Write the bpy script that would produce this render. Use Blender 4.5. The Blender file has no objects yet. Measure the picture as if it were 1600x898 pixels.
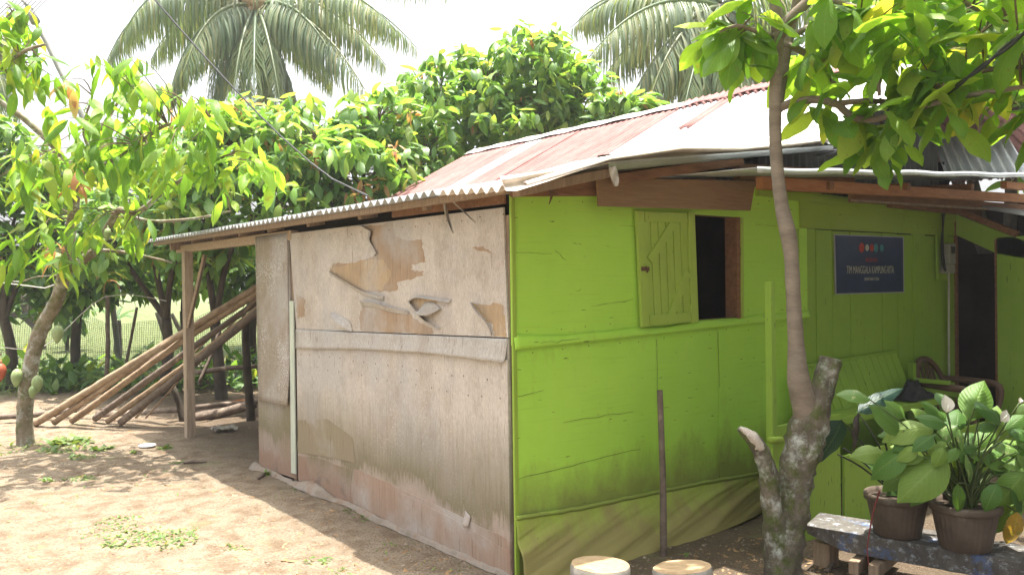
import bpy, bmesh, math, random
import numpy as np
from mathutils import Vector, Matrix, noise
random.seed(7)
R = math.radians
PI = math.pi
scene = bpy.context.scene
COL = scene.collection

# ------------------------------------------------------------------ camera
CAM = Vector((-2.68, -3.40, 1.55))
PITCH, ROLL = 0.0069, 0.013
_f = Vector((0.619, 0.785, 0)).normalized()
_r = Vector((_f.y, -_f.x, 0))
_u = Vector((0, 0, 1))
FW = (_f * math.cos(PITCH) - _u * math.sin(PITCH)).normalized()
_u2 = _r.cross(FW).normalized()
RT = (_r * math.cos(ROLL) - _u2 * math.sin(ROLL)).normalized()
UP = RT.cross(FW).normalized()
cam_d = bpy.data.cameras.new('camera')
cam_d.sensor_width = 36.0
cam_d.lens = 36.0 * 1300 / 1600
cam_d.clip_start = 0.05
cam_d.clip_end = 3000
cam = bpy.data.objects.new('camera', cam_d)
COL.objects.link(cam)
cam.matrix_world = Matrix(((RT.x, UP.x, -FW.x, CAM.x), (RT.y, UP.y, -FW.y, CAM.y), (RT.z, UP.z, -FW.z, CAM.z), (0, 0, 0, 1)))
scene.camera = cam

# ------------------------------------------------------------------ sky, sun, exposure
SUN_DIR = Vector((0.09, 0.06, 1.0)).normalized()
world = bpy.data.worlds.new('World')
scene.world = world
world.use_nodes = True
wn = world.node_tree
wn.nodes.clear()
w_out = wn.nodes.new('ShaderNodeOutputWorld')
w_bg = wn.nodes.new('ShaderNodeBackground')
w_sky = wn.nodes.new('ShaderNodeTexSky')
w_sky.sky_type = 'NISHITA'
w_sky.sun_disc = False
w_sky.sun_elevation = math.asin(SUN_DIR.z)
w_sky.sun_rotation = math.atan2(SUN_DIR.x, SUN_DIR.y)
w_sky.air_density = 1.0
w_sky.dust_density = 8.0
w_sky.ozone_density = 1.0
w_bg.inputs['Strength'].default_value = 0.15
w_hs = wn.nodes.new('ShaderNodeHueSaturation')      # thin white overcast: the blue is washed out evenly
w_hs.inputs['Saturation'].default_value = 0.30
w_hs.inputs['Value'].default_value = 1.15
wn.links.new(w_sky.outputs[0], w_hs.inputs['Color'])
wn.links.new(w_hs.outputs[0], w_bg.inputs[0])
wn.links.new(w_bg.outputs[0], w_out.inputs[0])
sun_d = bpy.data.lights.new('sun', 'SUN')
sun_d.energy = 4.6
sun_d.angle = R(0.6)
sun_d.color = (1.0, 0.95, 0.87)
sun = bpy.data.objects.new('sun', sun_d)
COL.objects.link(sun)
sun.rotation_euler = SUN_DIR.to_track_quat('Z', 'Y').to_euler()
scene.view_settings.view_transform = 'Standard'
scene.view_settings.look = 'None'
scene.view_settings.gamma = 1.0
scene.view_settings.use_curve_mapping = False
scene.view_settings.exposure = 1.5
scene.cycles.max_bounces = 7
scene.cycles.transparent_max_bounces = 12
scene.cycles.sample_clamp_indirect = 8.0

# ------------------------------------------------------------------ finding points in the yard
def ray(px, py):
    return FW + RT * ((px - 800) / 1300) + UP * ((449 - py) / 1300)
def at(px, py, d):
    return CAM + ray(px, py) * d
def onx(px, py, x=0.0):
    r = ray(px, py); return CAM + r * ((x - CAM.x) / r.x)
def ony(px, py, y=0.0):
    r = ray(px, py); return CAM + r * ((y - CAM.y) / r.y)
def onz(px, py, z=0.0):
    r = ray(px, py); return CAM + r * ((z - CAM.z) / r.z)
def proj(p):
    v = Vector(p) - CAM
    d = v.dot(FW)
    return 800 + 1300 * v.dot(RT) / d, 449 - 1300 * v.dot(UP) / d, d
U = random.uniform

# ------------------------------------------------------------------ materials
MATS = {}
class NT:
    def __init__(s, name):
        s.m = bpy.data.materials.new(name); s.m.use_nodes = True
        s.t = s.m.node_tree; s.t.nodes.clear()
        s.out = s.t.nodes.new('ShaderNodeOutputMaterial')
        s.b = s.t.nodes.new('ShaderNodeBsdfPrincipled')
        s.t.links.new(s.b.outputs[0], s.out.inputs[0])
        MATS[name] = s.m
    def n(s, typ, **kw):
        nd = s.t.nodes.new(typ)
        for k, v in kw.items():
            if k.startswith('_'): setattr(nd, k[1:], v)
            else: nd.inputs[k.replace('__', ' ')].default_value = v
        return nd
    def l(s, a, b): s.t.links.new(a, b)
    def coord(s, scale=(1, 1, 1), kind='Object', rot=(0, 0, 0)):
        c = s.n('ShaderNodeTexCoord'); mp = s.n('ShaderNodeMapping')
        mp.inputs['Scale'].default_value = scale
        mp.inputs['Rotation'].default_value = rot
        s.l(c.outputs[kind], mp.inputs['Vector']); return mp.outputs[0]
    def noise(s, vec, scale, detail=4, rough=.55):
        nd = s.n('ShaderNodeTexNoise', Scale=scale, Detail=detail, Roughness=rough)
        s.l(vec, nd.inputs['Vector']); return nd.outputs['Fac']
    def ramp(s, fac, stops):
        nd = s.n('ShaderNodeValToRGB'); e = nd.color_ramp.elements
        while len(e) < len(stops): e.new(0.5)
        for i, (p, c) in enumerate(stops):
            e[i].position = p
            e[i].color = (c, c, c, 1) if not hasattr(c, '__len__') else (*c, 1)
        s.l(fac, nd.inputs[0]); return nd.outputs[0]
    def mix(s, fac, a, b, mode='MIX'):
        nd = s.n('ShaderNodeMix', _data_type='RGBA', _blend_type=mode)
        for i, v in ((0, fac), (6, a), (7, b)):
            if hasattr(v, 'is_linked'): s.l(v, nd.inputs[i])
            elif hasattr(v, '__len__'): nd.inputs[i].default_value = (*v, 1)
            else: nd.inputs[i].default_value = v
        return nd.outputs[2]
    def math(s, op, a, b=0.0, clamp=False):
        nd = s.n('ShaderNodeMath', _operation=op, _use_clamp=clamp)
        for i, v in ((0, a), (1, b)):
            if hasattr(v, 'is_linked'): s.l(v, nd.inputs[i])
            else: nd.inputs[i].default_value = v
        return nd.outputs[0]
    def sep(s, vec):
        nd = s.n('ShaderNodeSeparateXYZ'); s.l(vec, nd.inputs[0]); return nd.outputs
    def bump(s, h, strength=.3, dist=.01):
        nd = s.n('ShaderNodeBump', Strength=strength, Distance=dist)
        s.l(h, nd.inputs['Height']); s.l(nd.outputs[0], s.b.inputs['Normal']); return nd
    def color(s, c): s.l(c, s.b.inputs['Base Color'])
    def rough(s, v, metal=0.0, spec=.5):
        s.b.inputs['Roughness'].default_value = v; s.b.inputs['Metallic'].default_value = metal
        s.b.inputs['Specular IOR Level'].default_value = spec

def simple(name, c1, c2, scale=8, rough=.8, stretch=(1, 1, 1), bump=.3, dist=.006, lo=.35, hi=.65, metal=0, spec=.35, fine=None, speck=None):
    m = NT(name); v = m.coord(stretch)
    f = m.noise(v, scale, 6, .6)
    col = m.ramp(f, [(lo, c1), (hi, c2)])
    f2 = m.noise(v, scale * 7, 4, .6)
    col = m.mix(m.ramp(f2, [(.3, .0), (.75, .35)]), col, [x * .55 for x in c1])
    if fine:
        f3 = m.noise(m.coord(), fine[0], 8, .7)
        col = m.mix(m.ramp(f3, [(fine[1] - .02, 0.), (fine[1] + .12, 1.)]), col, fine[2])
    if speck:
        f4 = m.noise(m.coord(), speck[0], 6, .72)
        col = m.mix(m.ramp(f4, [(speck[1] - .02, 0.), (speck[1] + .12, .9)]), col, speck[2])
    m.color(col); m.rough(rough, metal, spec)
    m.bump(m.math('ADD', f, m.math('MULTIPLY', f2, .4)), bump, dist)
    return m.m

# lime-green house paint, grimy
def green_paint(name, c1, c2, vertical=False, mud=None):
    m = NT(name); v = m.coord()
    big = m.noise(v, 1.3, 5, .6)
    col = m.ramp(big, [(.3, c1), (.7, c2)])
    st = m.noise(m.coord((60, 60, 2.0) if vertical else (1.5, 1.5, 45)), 1.5, 4, .6)
    col = m.mix(m.ramp(st, [(.55, 0.), (.85, .35)]), col, [x * .6 for x in c1])
    dirt = m.noise(m.coord((1.5, 1.5, .7)), 3.2, 7, .68)
    col = m.mix(m.ramp(dirt, [(.58, 0.), (.80, .4)]), col, (.17, .19, .035))
    sc = m.noise(m.coord((1, 1, 9) if not vertical else (9, 9, 1)), 9, 3, .5)
    col = m.mix(m.ramp(sc, [(.69, 0.), (.72, .8)]), col, (.05, .05, .02))
    if mud:
        z = m.sep(v)[2]
        mm = m.math('ADD', m.math('MULTIPLY', z, -1 / mud[1]), mud[0] / mud[1])
        mm = m.math('ADD', mm, m.math('MULTIPLY', m.math('SUBTRACT', dirt, .5), 1.6))
        col = m.mix(m.ramp(mm, [(.1, 0.), (.9, mud[3])]), col, mud[2])
    m.color(col); m.rough(.62, 0, .3)
    m.bump(m.math('ADD', m.math('MULTIPLY', st, .7), m.math('MULTIPLY', sc, .5)), .22, .004)
    return m.m
GREEN1, GREEN2 = (.335, .60, .06), (.395, .65, .08)
green_paint('green_sheet', GREEN1, GREEN2, False, (.62, .34, (.17, .15, .045), .75))
green_paint('green_plank', (.205, .345, .04), (.265, .40, .055), True)
green_paint('green_shutter', (.28, .40, .055), (.35, .46, .08), True)
green_paint('green_trim', (.23, .35, .035), (.29, .405, .055), False)
green_paint('green_tarp', (.30, .42, .045), (.34, .46, .06), True, (.43, .36, (.25, .19, .08), .88))

def plywood(name, base1, base2, mild=True, speck=.64, stain=None):
    m = NT(name); v = m.coord()
    g = m.noise(m.coord((30, 30, 1.6)), 1.6, 6, .65)
    col = m.ramp(g, [(.3, base1), (.7, base2)])
    bl = m.noise(m.coord((1, 1, .8)), 2.6, 6, .62)
    col = m.mix(m.ramp(bl, [(.46, 0.), (.72, .6)]), col, (.27, .20, .145))
    wl = m.noise(m.coord((1, 1, 1)), 1.5, 5, .6)
    col = m.mix(m.ramp(wl, [(.46, 0.), (.62, .75)]), col, (.43, .41, .385))
    z = m.sep(v)[2]
    if mild:
        hz = m.math('ADD', z, m.math('MULTIPLY', m.math('SUBTRACT', g, .5), .28))
        hz = m.math('ADD', hz, m.math('MULTIPLY', m.math('SUBTRACT', bl, .5), .55))
        k = m.ramp(hz, [(.20, 0.), (.32, .95), (.48, .65), (.80, 0.)])
        col = m.mix(k, col, (.17, .145, .075))
        k2 = m.ramp(hz, [(.12, .9), (.32, 0.)])
        col = m.mix(k2, col, (.28, .165, .11))
        dk = m.noise(m.coord(), 5, 5, .6)
        kd = m.math('MULTIPLY', m.ramp(dk, [(.58, 0.), (.72, .8)]), m.ramp(z, [(.05, 1.), (.30, 0.)]))
        col = m.mix(kd, col, (.10, .085, .085))
    sp = m.noise(m.coord(), 80, 2, .5)
    area = m.math('MULTIPLY', m.ramp(m.noise(m.coord(), 2.6, 5, .65), [(.42, 0.), (.62, 1.)]), m.ramp(z, [(.35, .15), (.8, 1.)]))
    col = m.mix(m.math('MULTIPLY', m.ramp(sp, [(speck, 0.), (speck + .05, .9)]), area), col, (.62, .60, .57))
    wt = m.noise(m.coord((1, 1, .6)), 5.5, 8, .75)
    col = m.mix(m.ramp(wt, [(.50, 0.), (.66, .38)]), col, (.27, .215, .165))
    fg = m.noise(m.coord((3, 3, .5)), 60, 5, .75)
    col = m.mix(m.ramp(fg, [(.40, .45), (.55, 0.)]), col, (.24, .20, .16))
    ck = m.noise(m.coord((26, 26, 1.2)), 3.2, 3, .5)
    col = m.mix(m.ramp(ck, [(.66, 0.), (.70, .6)]), col, (.14, .11, .08))
    m.color(col); m.rough(.88, 0, .2)
    m.bump(m.math('ADD', g, m.math('MULTIPLY', sp, .5)), .35, .005)
    return m.m
plywood('plywood_grey', (.52, .46, .395), (.59, .535, .47), True, .60)
plywood('plywood_olive_speck', (.245, .205, .15), (.315, .27, .205), False, .55)
plywood('plywood_olive', (0.244, 0.207, 0.148), (0.311, 0.270, 0.204), True, .585)
plywood('plywood_olive_plain', (0.229, 0.192, 0.115), (0.281, 0.233, 0.148), False, .70)
plywood('plywood_bare', (0.311, 0.200, 0.122), (0.414, 0.296, 0.185), False, .80)
plywood('plywood_core', (0.407, 0.274, 0.148), (0.503, 0.370, 0.215), False, .85)
plywood('veneer', (.43, .40, .36), (.50, .475, .435), False, .60)
plywood('plywood_red', (0.296, 0.192, 0.133), (0.370, 0.266, 0.200), False, .72)
simple('beam_grey', (.22, .155, .10), (.34, .25, .17), 3, .85, (12, 12, 2), .4)
simple('beam_pale', (.36, .26, .17), (.48, .37, .26), 3, .85, (2, 12, 12), .4)
simple('post_wood', (.30, .225, .155), (.44, .35, .26), 3, .85, (14, 14, 1.6), .4)
simple('timber_brown', (.16, .075, .035), (.25, .125, .06), 3, .8, (2, 14, 14), .35)
simple('timber_orange', (.30, .12, .045), (.40, .18, .07), 3, .75, (2, 14, 14), .35)
simple('board_brown', (.22, .13, .065), (.29, .18, .095), 2.5, .8, (1.5, 10, 30), .2)
simple('interior_shade', (.016, .012, .009), (.03, .022, .016), 3, .95, spec=.1)  # near-black: the darkness of the unlit rooms is put into the colour
simple('galvanised', (.62, .63, .64), (.76, .77, .77), 3, .42, (1, 1, 1), .1, metal=.25, fine=(2.1, .64, (.50, .33, .26)))
simple('sheet_shade', (.07, .07, .07), (.12, .12, .12), 3, .6, (1, 1, 1), .1, metal=.3)  # darkened galvanised: shade under the roof is in the colour
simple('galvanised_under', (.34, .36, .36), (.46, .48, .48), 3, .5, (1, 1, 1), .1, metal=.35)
simple('iron_blue', (.60, .63, .66), (.74, .77, .79), 3, .35, (1, 1, 1), .1, metal=.2)
simple('rust_roof', (.20, .095, .085), (.29, .155, .14), 2.2, .75, (1, 2.5, 1), .15, fine=(3.2, .66, (.36, .24, .22)), spec=.15)
simple('rust_cream', (.60, .50, .40), (.75, .70, .64), 2.5, .5, (1, 2, 1), .15, fine=(5, .66, (.48, .27, .13)))
simple('ridge_pale', (.58, .52, .48), (.70, .67, .64), 3, .5, (1, 1, 1), .1, fine=(6, .63, (.40, .22, .18)))
simple('bark_left', (.17, .135, .085), (.30, .25, .18), 7, .9, (1, 1, .6), .8, .012, fine=(7, .52, (.42, .42, .38)), speck=(10, .51, (.09, .105, .025)))
simple('bark_smooth', (.17, .138, .105), (.26, .215, .168), 5, .9, (1, 1, 3.5), .6, .006, fine=(26, .66, (.42, .38, .33)), spec=.2)
simple('bark_moss', (.075, .062, .045), (.20, .17, .125), 11, .95, (1, 1, .7), 1.0, .03, fine=(7, .535, (.43, .45, .39)), speck=(11, .50, (.075, .095, .02)))
simple('bark_dark', (.045, .035, .025), (.10, .08, .055), 8, .9, (1, 1, .5), .6)
simple('bark_palm', (.14, .12, .10), (.24, .21, .18), 4, .9, (1, 1, 6), .6)
simple('twig', (.11, .075, .045), (.19, .13, .08), 12, .85)
simple('cut_wood', (.36, .245, .135), (.47, .335, .20), 6, .8, (3, 3, 3), .2, fine=(7, .56, (.27, .17, .095)))
simple('cut_wood_orange', (.52, .25, .09), (.64, .36, .15), 9, .8, (1, 1, 1), .3)
simple('stump_bark', (.20, .18, .15), (.34, .32, .28), 9, .9, (1, 1, 1), .6, fine=(6, .6, (.20, .22, .10)))
simple('pole_pale', (.26, .18, .11), (.40, .30, .20), 4, .85, (3, 3, 3), .4, fine=(4, .56, (.20, .13, .08)))
simple('pole_dark', (.10, .075, .055), (.19, .145, .11), 4, .85, (3, 3, 3), .5, fine=(4, .60, (.42, .33, .25)))
simple('batten_pale', (.46, .50, .40), (.56, .60, .50), 4, .6, (8, 8, 1), .2)
simple('plastic_scrap', (.30, .27, .22), (.42, .39, .33), 6, .5)
simple('flashing', (.19, .15, .11), (.34, .30, .26), 4, .7, (1, 1, 1), .4, fine=(4, .50, (.19, .125, .08)))
simple('pot_clay', (.085, .062, .045), (.135, .10, .072), 4, .7, (1, 1, 1), .2, fine=(6, .57, (.19, .165, .12)))
simple('soil', (.04, .028, .018), (.08, .055, .035), 20, .95, (1, 1, 1), .8)
simple('bench_paint', (.085, .078, .07), (.15, .138, .12), 5, .9, (1, 3, 1), .6, fine=(7, .57, (.10, .16, .32)), speck=(26, .56, (.36, .38, .40)), spec=.15)
simple('chair_plastic', (.10, .055, .035), (.13, .075, .05), 5, .5)
simple('black_cloth', (.012, .012, .014), (.03, .03, .035), 6, .7, (1, 1, 1), .6)
simple('banner_blue', (.010, .018, .075), (.022, .035, .12), 4, .45)
simple('banner_edge', (.30, .30, .31), (.36, .36, .37), 6, .5)
simple('banner_text', (.40, .38, .34), (.46, .44, .40), 6, .5)
simple('banner_red', (.35, .02, .02), (.42, .04, .03), 6, .5)
simple('banner_teal', (.03, .16, .20), (.05, .20, .24), 6, .5)
simple('meter_grey', (.22, .22, .19), (.30, .30, .27), 6, .5)
simple('cable_black', (.02, .02, .022), (.035, .035, .038), 6, .5)
simple('rusty_iron', (.09, .05, .03), (.16, .09, .05), 20, .8)
simple('string_red', (.18, .03, .03), (.22, .05, .04), 6, .7)
simple('wire_pale', (.45, .43, .38), (.55, .52, .47), 6, .6)
simple('net_dark', (.05, .055, .045), (.08, .085, .07), 6, .8)
simple('lid_white', (.70, .70, .70), (.78, .78, .78), 6, .5)
simple('rag_orange', (.42, .14, .04), (.52, .22, .08), 6, .8)
simple('pod_green', (.24, .32, .13), (.33, .40, .19), 9, .5, (1, 1, 1), .2)
simple('pod_red', (.34, .07, .03), (.42, .12, .05), 9, .5)
simple('coconut', (.30, .20, .10), (.42, .30, .16), 4, .6)
simple('spathe', (.74, .72, .60), (.80, .78, .66), 6, .5)
simple('stem_green', (.06, .09, .025), (.10, .14, .04), 9, .5)
simple('stem_dark', (.02, .022, .018), (.035, .035, .03), 9, .5)
simple('litter', (.22, .12, .055), (.40, .26, .13), 2, .9, fine=(3, .58, (.50, .36, .22)))
simple('pebble', (.17, .125, .085), (.34, .28, .21), 9, .95)

def leaf_mat(name, stops, trans=.42, gloss=.35, tcol=1.5, veins=1.0, rough=.42, blotch=None, thr=.55):
    m = NT(name)
    oi = m.n('ShaderNodeObjectInfo'); atr = m.n('ShaderNodeAttribute', _attribute_name='rnd')
    rnd = m.math('FRACT', m.math('ADD', oi.outputs['Random'], atr.outputs['Fac']))
    col = m.ramp(rnd, stops)
    uv = m.n('ShaderNodeUVMap'); s = m.sep(uv.outputs[0])
    au = m.math('ABSOLUTE', m.math('SUBTRACT', s[0], .5))
    ph = m.math('SUBTRACT', m.math('MULTIPLY', s[1], 11), m.math('MULTIPLY', au, 7))
    w = m.math('SINE', m.math('MULTIPLY', ph, 2 * PI))
    rib = m.ramp(au, [(.0, 1.), (.045, 0.)])
    vein = m.math('MAXIMUM', m.math('MULTIPLY', m.ramp(w, [(.86, 0.), (1., .55)]), 1.), rib)
    col = m.mix(m.math('MULTIPLY', vein, .42 * veins), col, m.mix(.5, col, (.40, .50, .16)))
    nz = m.noise(m.coord((1, 1, 1)), 14, 3)
    col = m.mix(m.ramp(nz, [(.45, 0.), (.8, .45)]), col, m.mix(1.0, col, (.72, .80, .5), 'MULTIPLY'))
    if blotch:
        b = m.noise(m.coord(), 7, 4, .6)
        col = m.mix(m.ramp(b, [(thr, 0.), (thr + .07, .9)]), col, blotch)
    m.color(col); m.rough(rough, 0, gloss)
    m.bump(m.math('ADD', m.math('MULTIPLY', w, .25), m.math('MULTIPLY', rib, -.8)), .35 * veins, .006)
    tr = m.n('ShaderNodeBsdfTranslucent')
    m.l(m.mix(1.0, col, (tcol, tcol * .98, tcol * .38), 'MULTIPLY'), tr.inputs['Color'])
    ms = m.n('ShaderNodeMixShader', Fac=trans)
    m.l(m.b.outputs[0], ms.inputs[1]); m.l(tr.outputs[0], ms.inputs[2]); m.l(ms.outputs[0], m.out.inputs[0])
    return m.m
leaf_mat('leaf_cocoa', [(0, (.095, .20, .030)), (.35, (.14, .27, .035)), (.62, (.19, .32, .045)), (.85, (.25, .36, .055)), (.96, (.31, .38, .06)), (1, (.42, .38, .06))], .56, .35, 1.7, 1.0, .42, (.22, .17, .05), .64)
leaf_mat('leaf_cocoa_far', [(0, (.09, .19, .055)), (.4, (.14, .27, .07)), (.7, (.20, .34, .085)), (.9, (.28, .40, .095)), (1, (.36, .40, .10))], .5, .6)
leaf_mat('leaf_flush', [(0, (.44, .19, .12)), (.5, (.50, .26, .17)), (1, (.46, .32, .17))], .5)
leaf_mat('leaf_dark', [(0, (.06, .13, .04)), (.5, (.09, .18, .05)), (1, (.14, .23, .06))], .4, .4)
leaf_mat('leaf_palm', [(0, (.12, .18, .10)), (.5, (.17, .235, .13)), (.8, (.24, .28, .15)), (1, (.32, .31, .17))], .48, .5, 1.3, 0)
leaf_mat('leaf_lily', [(0, (.05, .125, .022)), (.4, (.075, .165, .026)), (.75, (.12, .22, .035)), (1, (.19, .28, .05))], .25, .28, 1.3, .9, .5)
leaf_mat('leaf_lily_pale', [(0, (.13, .25, .06)), (1, (.18, .30, .08))], .28, .4, 1.3, .8, .32, (.46, .50, .24))
leaf_mat('leaf_yellow', [(0, (.40, .20, .03)), (1, (.46, .30, .05))], .3, .4, 1.2, .8, .4, (.18, .20, .05))
leaf_mat('leaf_alocasia', [(0, (.012, .038, .028)), (.5, (.016, .05, .036)), (1, (.025, .06, .04))], .12, .3, 1.0, .8, .45)
leaf_mat('leaf_purple', [(0, (.035, .025, .035)), (1, (.055, .04, .05))], .1, .6, 1.0, .8, .3)
leaf_mat('grass', [(0, (.10, .17, .05)), (.5, (.14, .22, .06)), (.8, (.20, .26, .08)), (1, (.28, .27, .12))], .35, .3, 1.3, 0)

# ground: pale sandy earth in the yard, grass field beyond
g = NT('earth'); v = g.coord()
n1 = g.noise(v, .55, 6, .6); n2 = g.noise(v, 6, 6, .62); n3 = g.noise(v, 60, 4, .65)
c = g.ramp(n1, [(.3, (.25, .20, .14)), (.7, (.325, .265, .19))])
c = g.mix(g.ramp(n2, [(.44, 0.), (.64, .85)]), c, (.165, .112, .07))
c = g.mix(g.ramp(n3, [(.50, 0.), (.66, .65)]), c, (.105, .07, .045))
c = g.mix(g.ramp(g.noise(v, 95, 2, .5), [(.66, 0.), (.70, .8)]), c, (.36, .29, .22))
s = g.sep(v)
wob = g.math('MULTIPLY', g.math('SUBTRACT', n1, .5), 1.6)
shade_side = g.math('MULTIPLY', g.ramp(g.math('ADD', s[0], wob), [(.0, 0.), (.02, 1.)]), 1.0)
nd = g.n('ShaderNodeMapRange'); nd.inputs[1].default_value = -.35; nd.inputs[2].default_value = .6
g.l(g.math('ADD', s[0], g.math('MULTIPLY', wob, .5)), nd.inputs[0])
c = g.mix(g.math('MULTIPLY', nd.outputs[0], .85), c, g.mix(g.ramp(n2, [(.35, 0.), (.65, 1.)]), (.10, .072, .048), (.15, .11, .075)))  # house side browned: shade by the walls painted into the earth
dist = g.math('ADD', g.math('MULTIPLY', s[0], -.62), g.math('MULTIPLY', s[1], .785))
nf = g.n('ShaderNodeMapRange'); nf.inputs[1].default_value = 8.6; nf.inputs[2].default_value = 10.2
g.l(g.math('ADD', dist, wob), nf.inputs[0])
gr = g.ramp(g.noise(v, 3, 6, .7), [(.3, (.085, .11, .04)), (.55, (.125, .15, .058)), (.75, (.18, .185, .09))])
c = g.mix(nf.outputs[0], c, gr)
moss = g.math('MULTIPLY', g.ramp(g.noise(v, 1.7, 5, .65), [(.58, 0.), (.72, .45)]), 1.0)
c = g.mix(moss, c, (.22, .23, .10))
g.color(c); g.rough(.95, 0, .15)
g.bump(g.math('ADD', g.math('MULTIPLY', n2, 1.), g.math('MULTIPLY', n3, .6)), 1.0, .05)
M = MATS

# ------------------------------------------------------------------ mesh building
class MB:
    def __init__(s): s.v = []; s.f = []
    def add(s, vs, fs):
        o = len(s.v); s.v += [Vector(p) for p in vs]; s.f += [tuple(i + o for i in f) for f in fs]; return s
    def box(s, a, b):
        x0, y0, z0 = a; x1, y1, z1 = b
        return s.hexa([(x0, y0, z0), (x1, y0, z0), (x1, y1, z0), (x0, y1, z0)], [(x0, y0, z1), (x1, y0, z1), (x1, y1, z1), (x0, y1, z1)])
    def hexa(s, lo, hi):
        return s.add(list(lo) + list(hi), [(3, 2, 1, 0), (4, 5, 6, 7), (0, 1, 5, 4), (1, 2, 6, 5), (2, 3, 7, 6), (3, 0, 4, 7)])
    def prism(s, pts, off):
        n = len(pts); off = Vector(off)
        vs = [Vector(p) for p in pts] + [Vector(p) + off for p in pts]
        return s.add(vs, [tuple(range(n))[::-1], tuple(range(n, 2 * n))] + [(i, (i + 1) % n, n + (i + 1) % n, n + i) for i in range(n)])
    def beam(s, a, b, w, h, up=(0, 0, 1)):
        a = Vector(a); b = Vector(b); d = (b - a).normalized(); up = Vector(up)
        x = d.cross(up).normalized(); z = x.cross(d)
        q = [x * (-w / 2) + z * (-h / 2), x * (w / 2) + z * (-h / 2), x * (w / 2) + z * (h / 2), x * (-w / 2) + z * (h / 2)]
        return s.hexa([a + p for p in q], [b + p for p in q])
    def grid(s, fn, nu, nv):
        vs = [fn(i / nu, j / nv) for j in range(nv + 1) for i in range(nu + 1)]
        return s.add(vs, [(j * (nu + 1) + i, j * (nu + 1) + i + 1, (j + 1) * (nu + 1) + i + 1, (j + 1) * (nu + 1) + i) for j in range(nv) for i in range(nu)])
    def tube(s, pts, radii, seg=8, rough=0.0, step=None, cap=True, fs=3.0):
        pts = [Vector(p) for p in pts]
        if step:
            P, Q = [], []
            n = len(pts)
            for i in range(n - 1):
                p0 = pts[max(i - 1, 0)]; p1 = pts[i]; p2 = pts[i + 1]; p3 = pts[min(i + 2, n - 1)]
                k = max(1, int((p2 - p1).length / step))
                for j in range(k):
                    t = j / k
                    P.append(.5 * ((2 * p1) + (p2 - p0) * t + (2 * p0 - 5 * p1 + 4 * p2 - p3) * t * t + (3 * p1 - p0 - 3 * p2 + p3) * t ** 3))
                    Q.append(radii[i] * (1 - t) + radii[i + 1] * t)
            P.append(pts[-1]); Q.append(radii[-1]); pts, radii = P, Q
        n = len(pts); vs = []; x = None
        for i in range(n):
            d = (pts[min(i + 1, n - 1)] - pts[max(i - 1, 0)])
            d = d.normalized() if d.length > 1e-9 else Vector((0, 0, 1))
            if x is None: x = d.orthogonal().normalized()
            else:
                x = x - d * x.dot(d); x = x.normalized() if x.length > 1e-6 else d.orthogonal().normalized()
            y = d.cross(x)
            for k in range(seg):
                a = 2 * PI * k / seg; o = x * math.cos(a) + y * math.sin(a); rr = radii[i]
                if rough:
                    q = (pts[i] + o * rr) * fs * 4
                    rr *= 1 + rough * (noise.noise(q) + .6 * noise.noise(q * 2.7))
                vs.append(pts[i] + o * rr)
        fs_ = [(i * seg + k, i * seg + (k + 1) % seg, (i + 1) * seg + (k + 1) % seg, (i + 1) * seg + k) for i in range(n - 1) for k in range(seg)]
        if cap: fs_ += [tuple(range(seg))[::-1], tuple(range((n - 1) * seg, n * seg))]
        return s.add(vs, fs_)
    def lathe(s, base, prof, seg=24, axis=None):
        base = Vector(base); ax = Vector(axis or (0, 0, 1)).normalized(); x = ax.orthogonal().normalized(); y = ax.cross(x)
        vs = [base + ax * z + (x * math.cos(2 * PI * k / seg) + y * math.sin(2 * PI * k / seg)) * r for r, z in prof for k in range(seg)]
        n = len(prof)
        fs = [(i * seg + k, i * seg + (k + 1) % seg, (i + 1) * seg + (k + 1) % seg, (i + 1) * seg + k) for i in range(n - 1) for k in range(seg)]
        fs += [tuple(range(seg))[::-1], tuple(range((n - 1) * seg, n * seg))]
        return s.add(vs, fs)
    def build(s, name, mat, parent=None, loc=None, smooth=False, bevel=0, solid=0):
        base = world_loc(parent) if parent else Vector((0, 0, 0))
        loc = Vector(loc) if loc is not None else base
        me = bpy.data.meshes.new(name)
        me.from_pydata([tuple(p - loc) for p in s.v], [], s.f); me.update()
        me.materials.append(M[mat])
        if smooth: me.polygons.foreach_set('use_smooth', [True] * len(me.polygons))
        o = bpy.data.objects.new(name, me); COL.objects.link(o)
        o.parent = parent; o.location = loc - base
        if solid:
            md = o.modifiers.new('solid', 'SOLIDIFY'); md.thickness = solid; md.offset = 0
        if bevel:
            md = o.modifiers.new('bevel', 'BEVEL'); md.width = bevel; md.segments = 2; md.limit_method = 'ANGLE'
        return o
def world_loc(o):
    v = Vector((0, 0, 0))
    while o: v += o.location; o = o.parent
    return v
def tag(o, label, cat, group=None, kind=None):
    if label: o['label'] = label
    if cat: o['category'] = cat
    if group: o['group'] = group
    if kind: o['kind'] = kind
    return o
def thing(name, label, cat, loc=(0, 0, 0), group=None):
    o = bpy.data.objects.new(name, None); COL.objects.link(o); o.location = loc
    o.empty_display_size = .1
    return tag(o, label, cat, group)
def px_poly(pxs, fn): return [fn(*p) for p in pxs]
def jag(pts, n=4, amp=1.4):
    out = []
    for i, p in enumerate(pts):
        q = pts[(i + 1) % len(pts)]
        for k in range(n):
            t = k / n; a = amp if k else 0
            out.append((p[0] + (q[0] - p[0]) * t + U(-a, a), p[1] + (q[1] - p[1]) * t + U(-a, a)))
    return out

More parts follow.
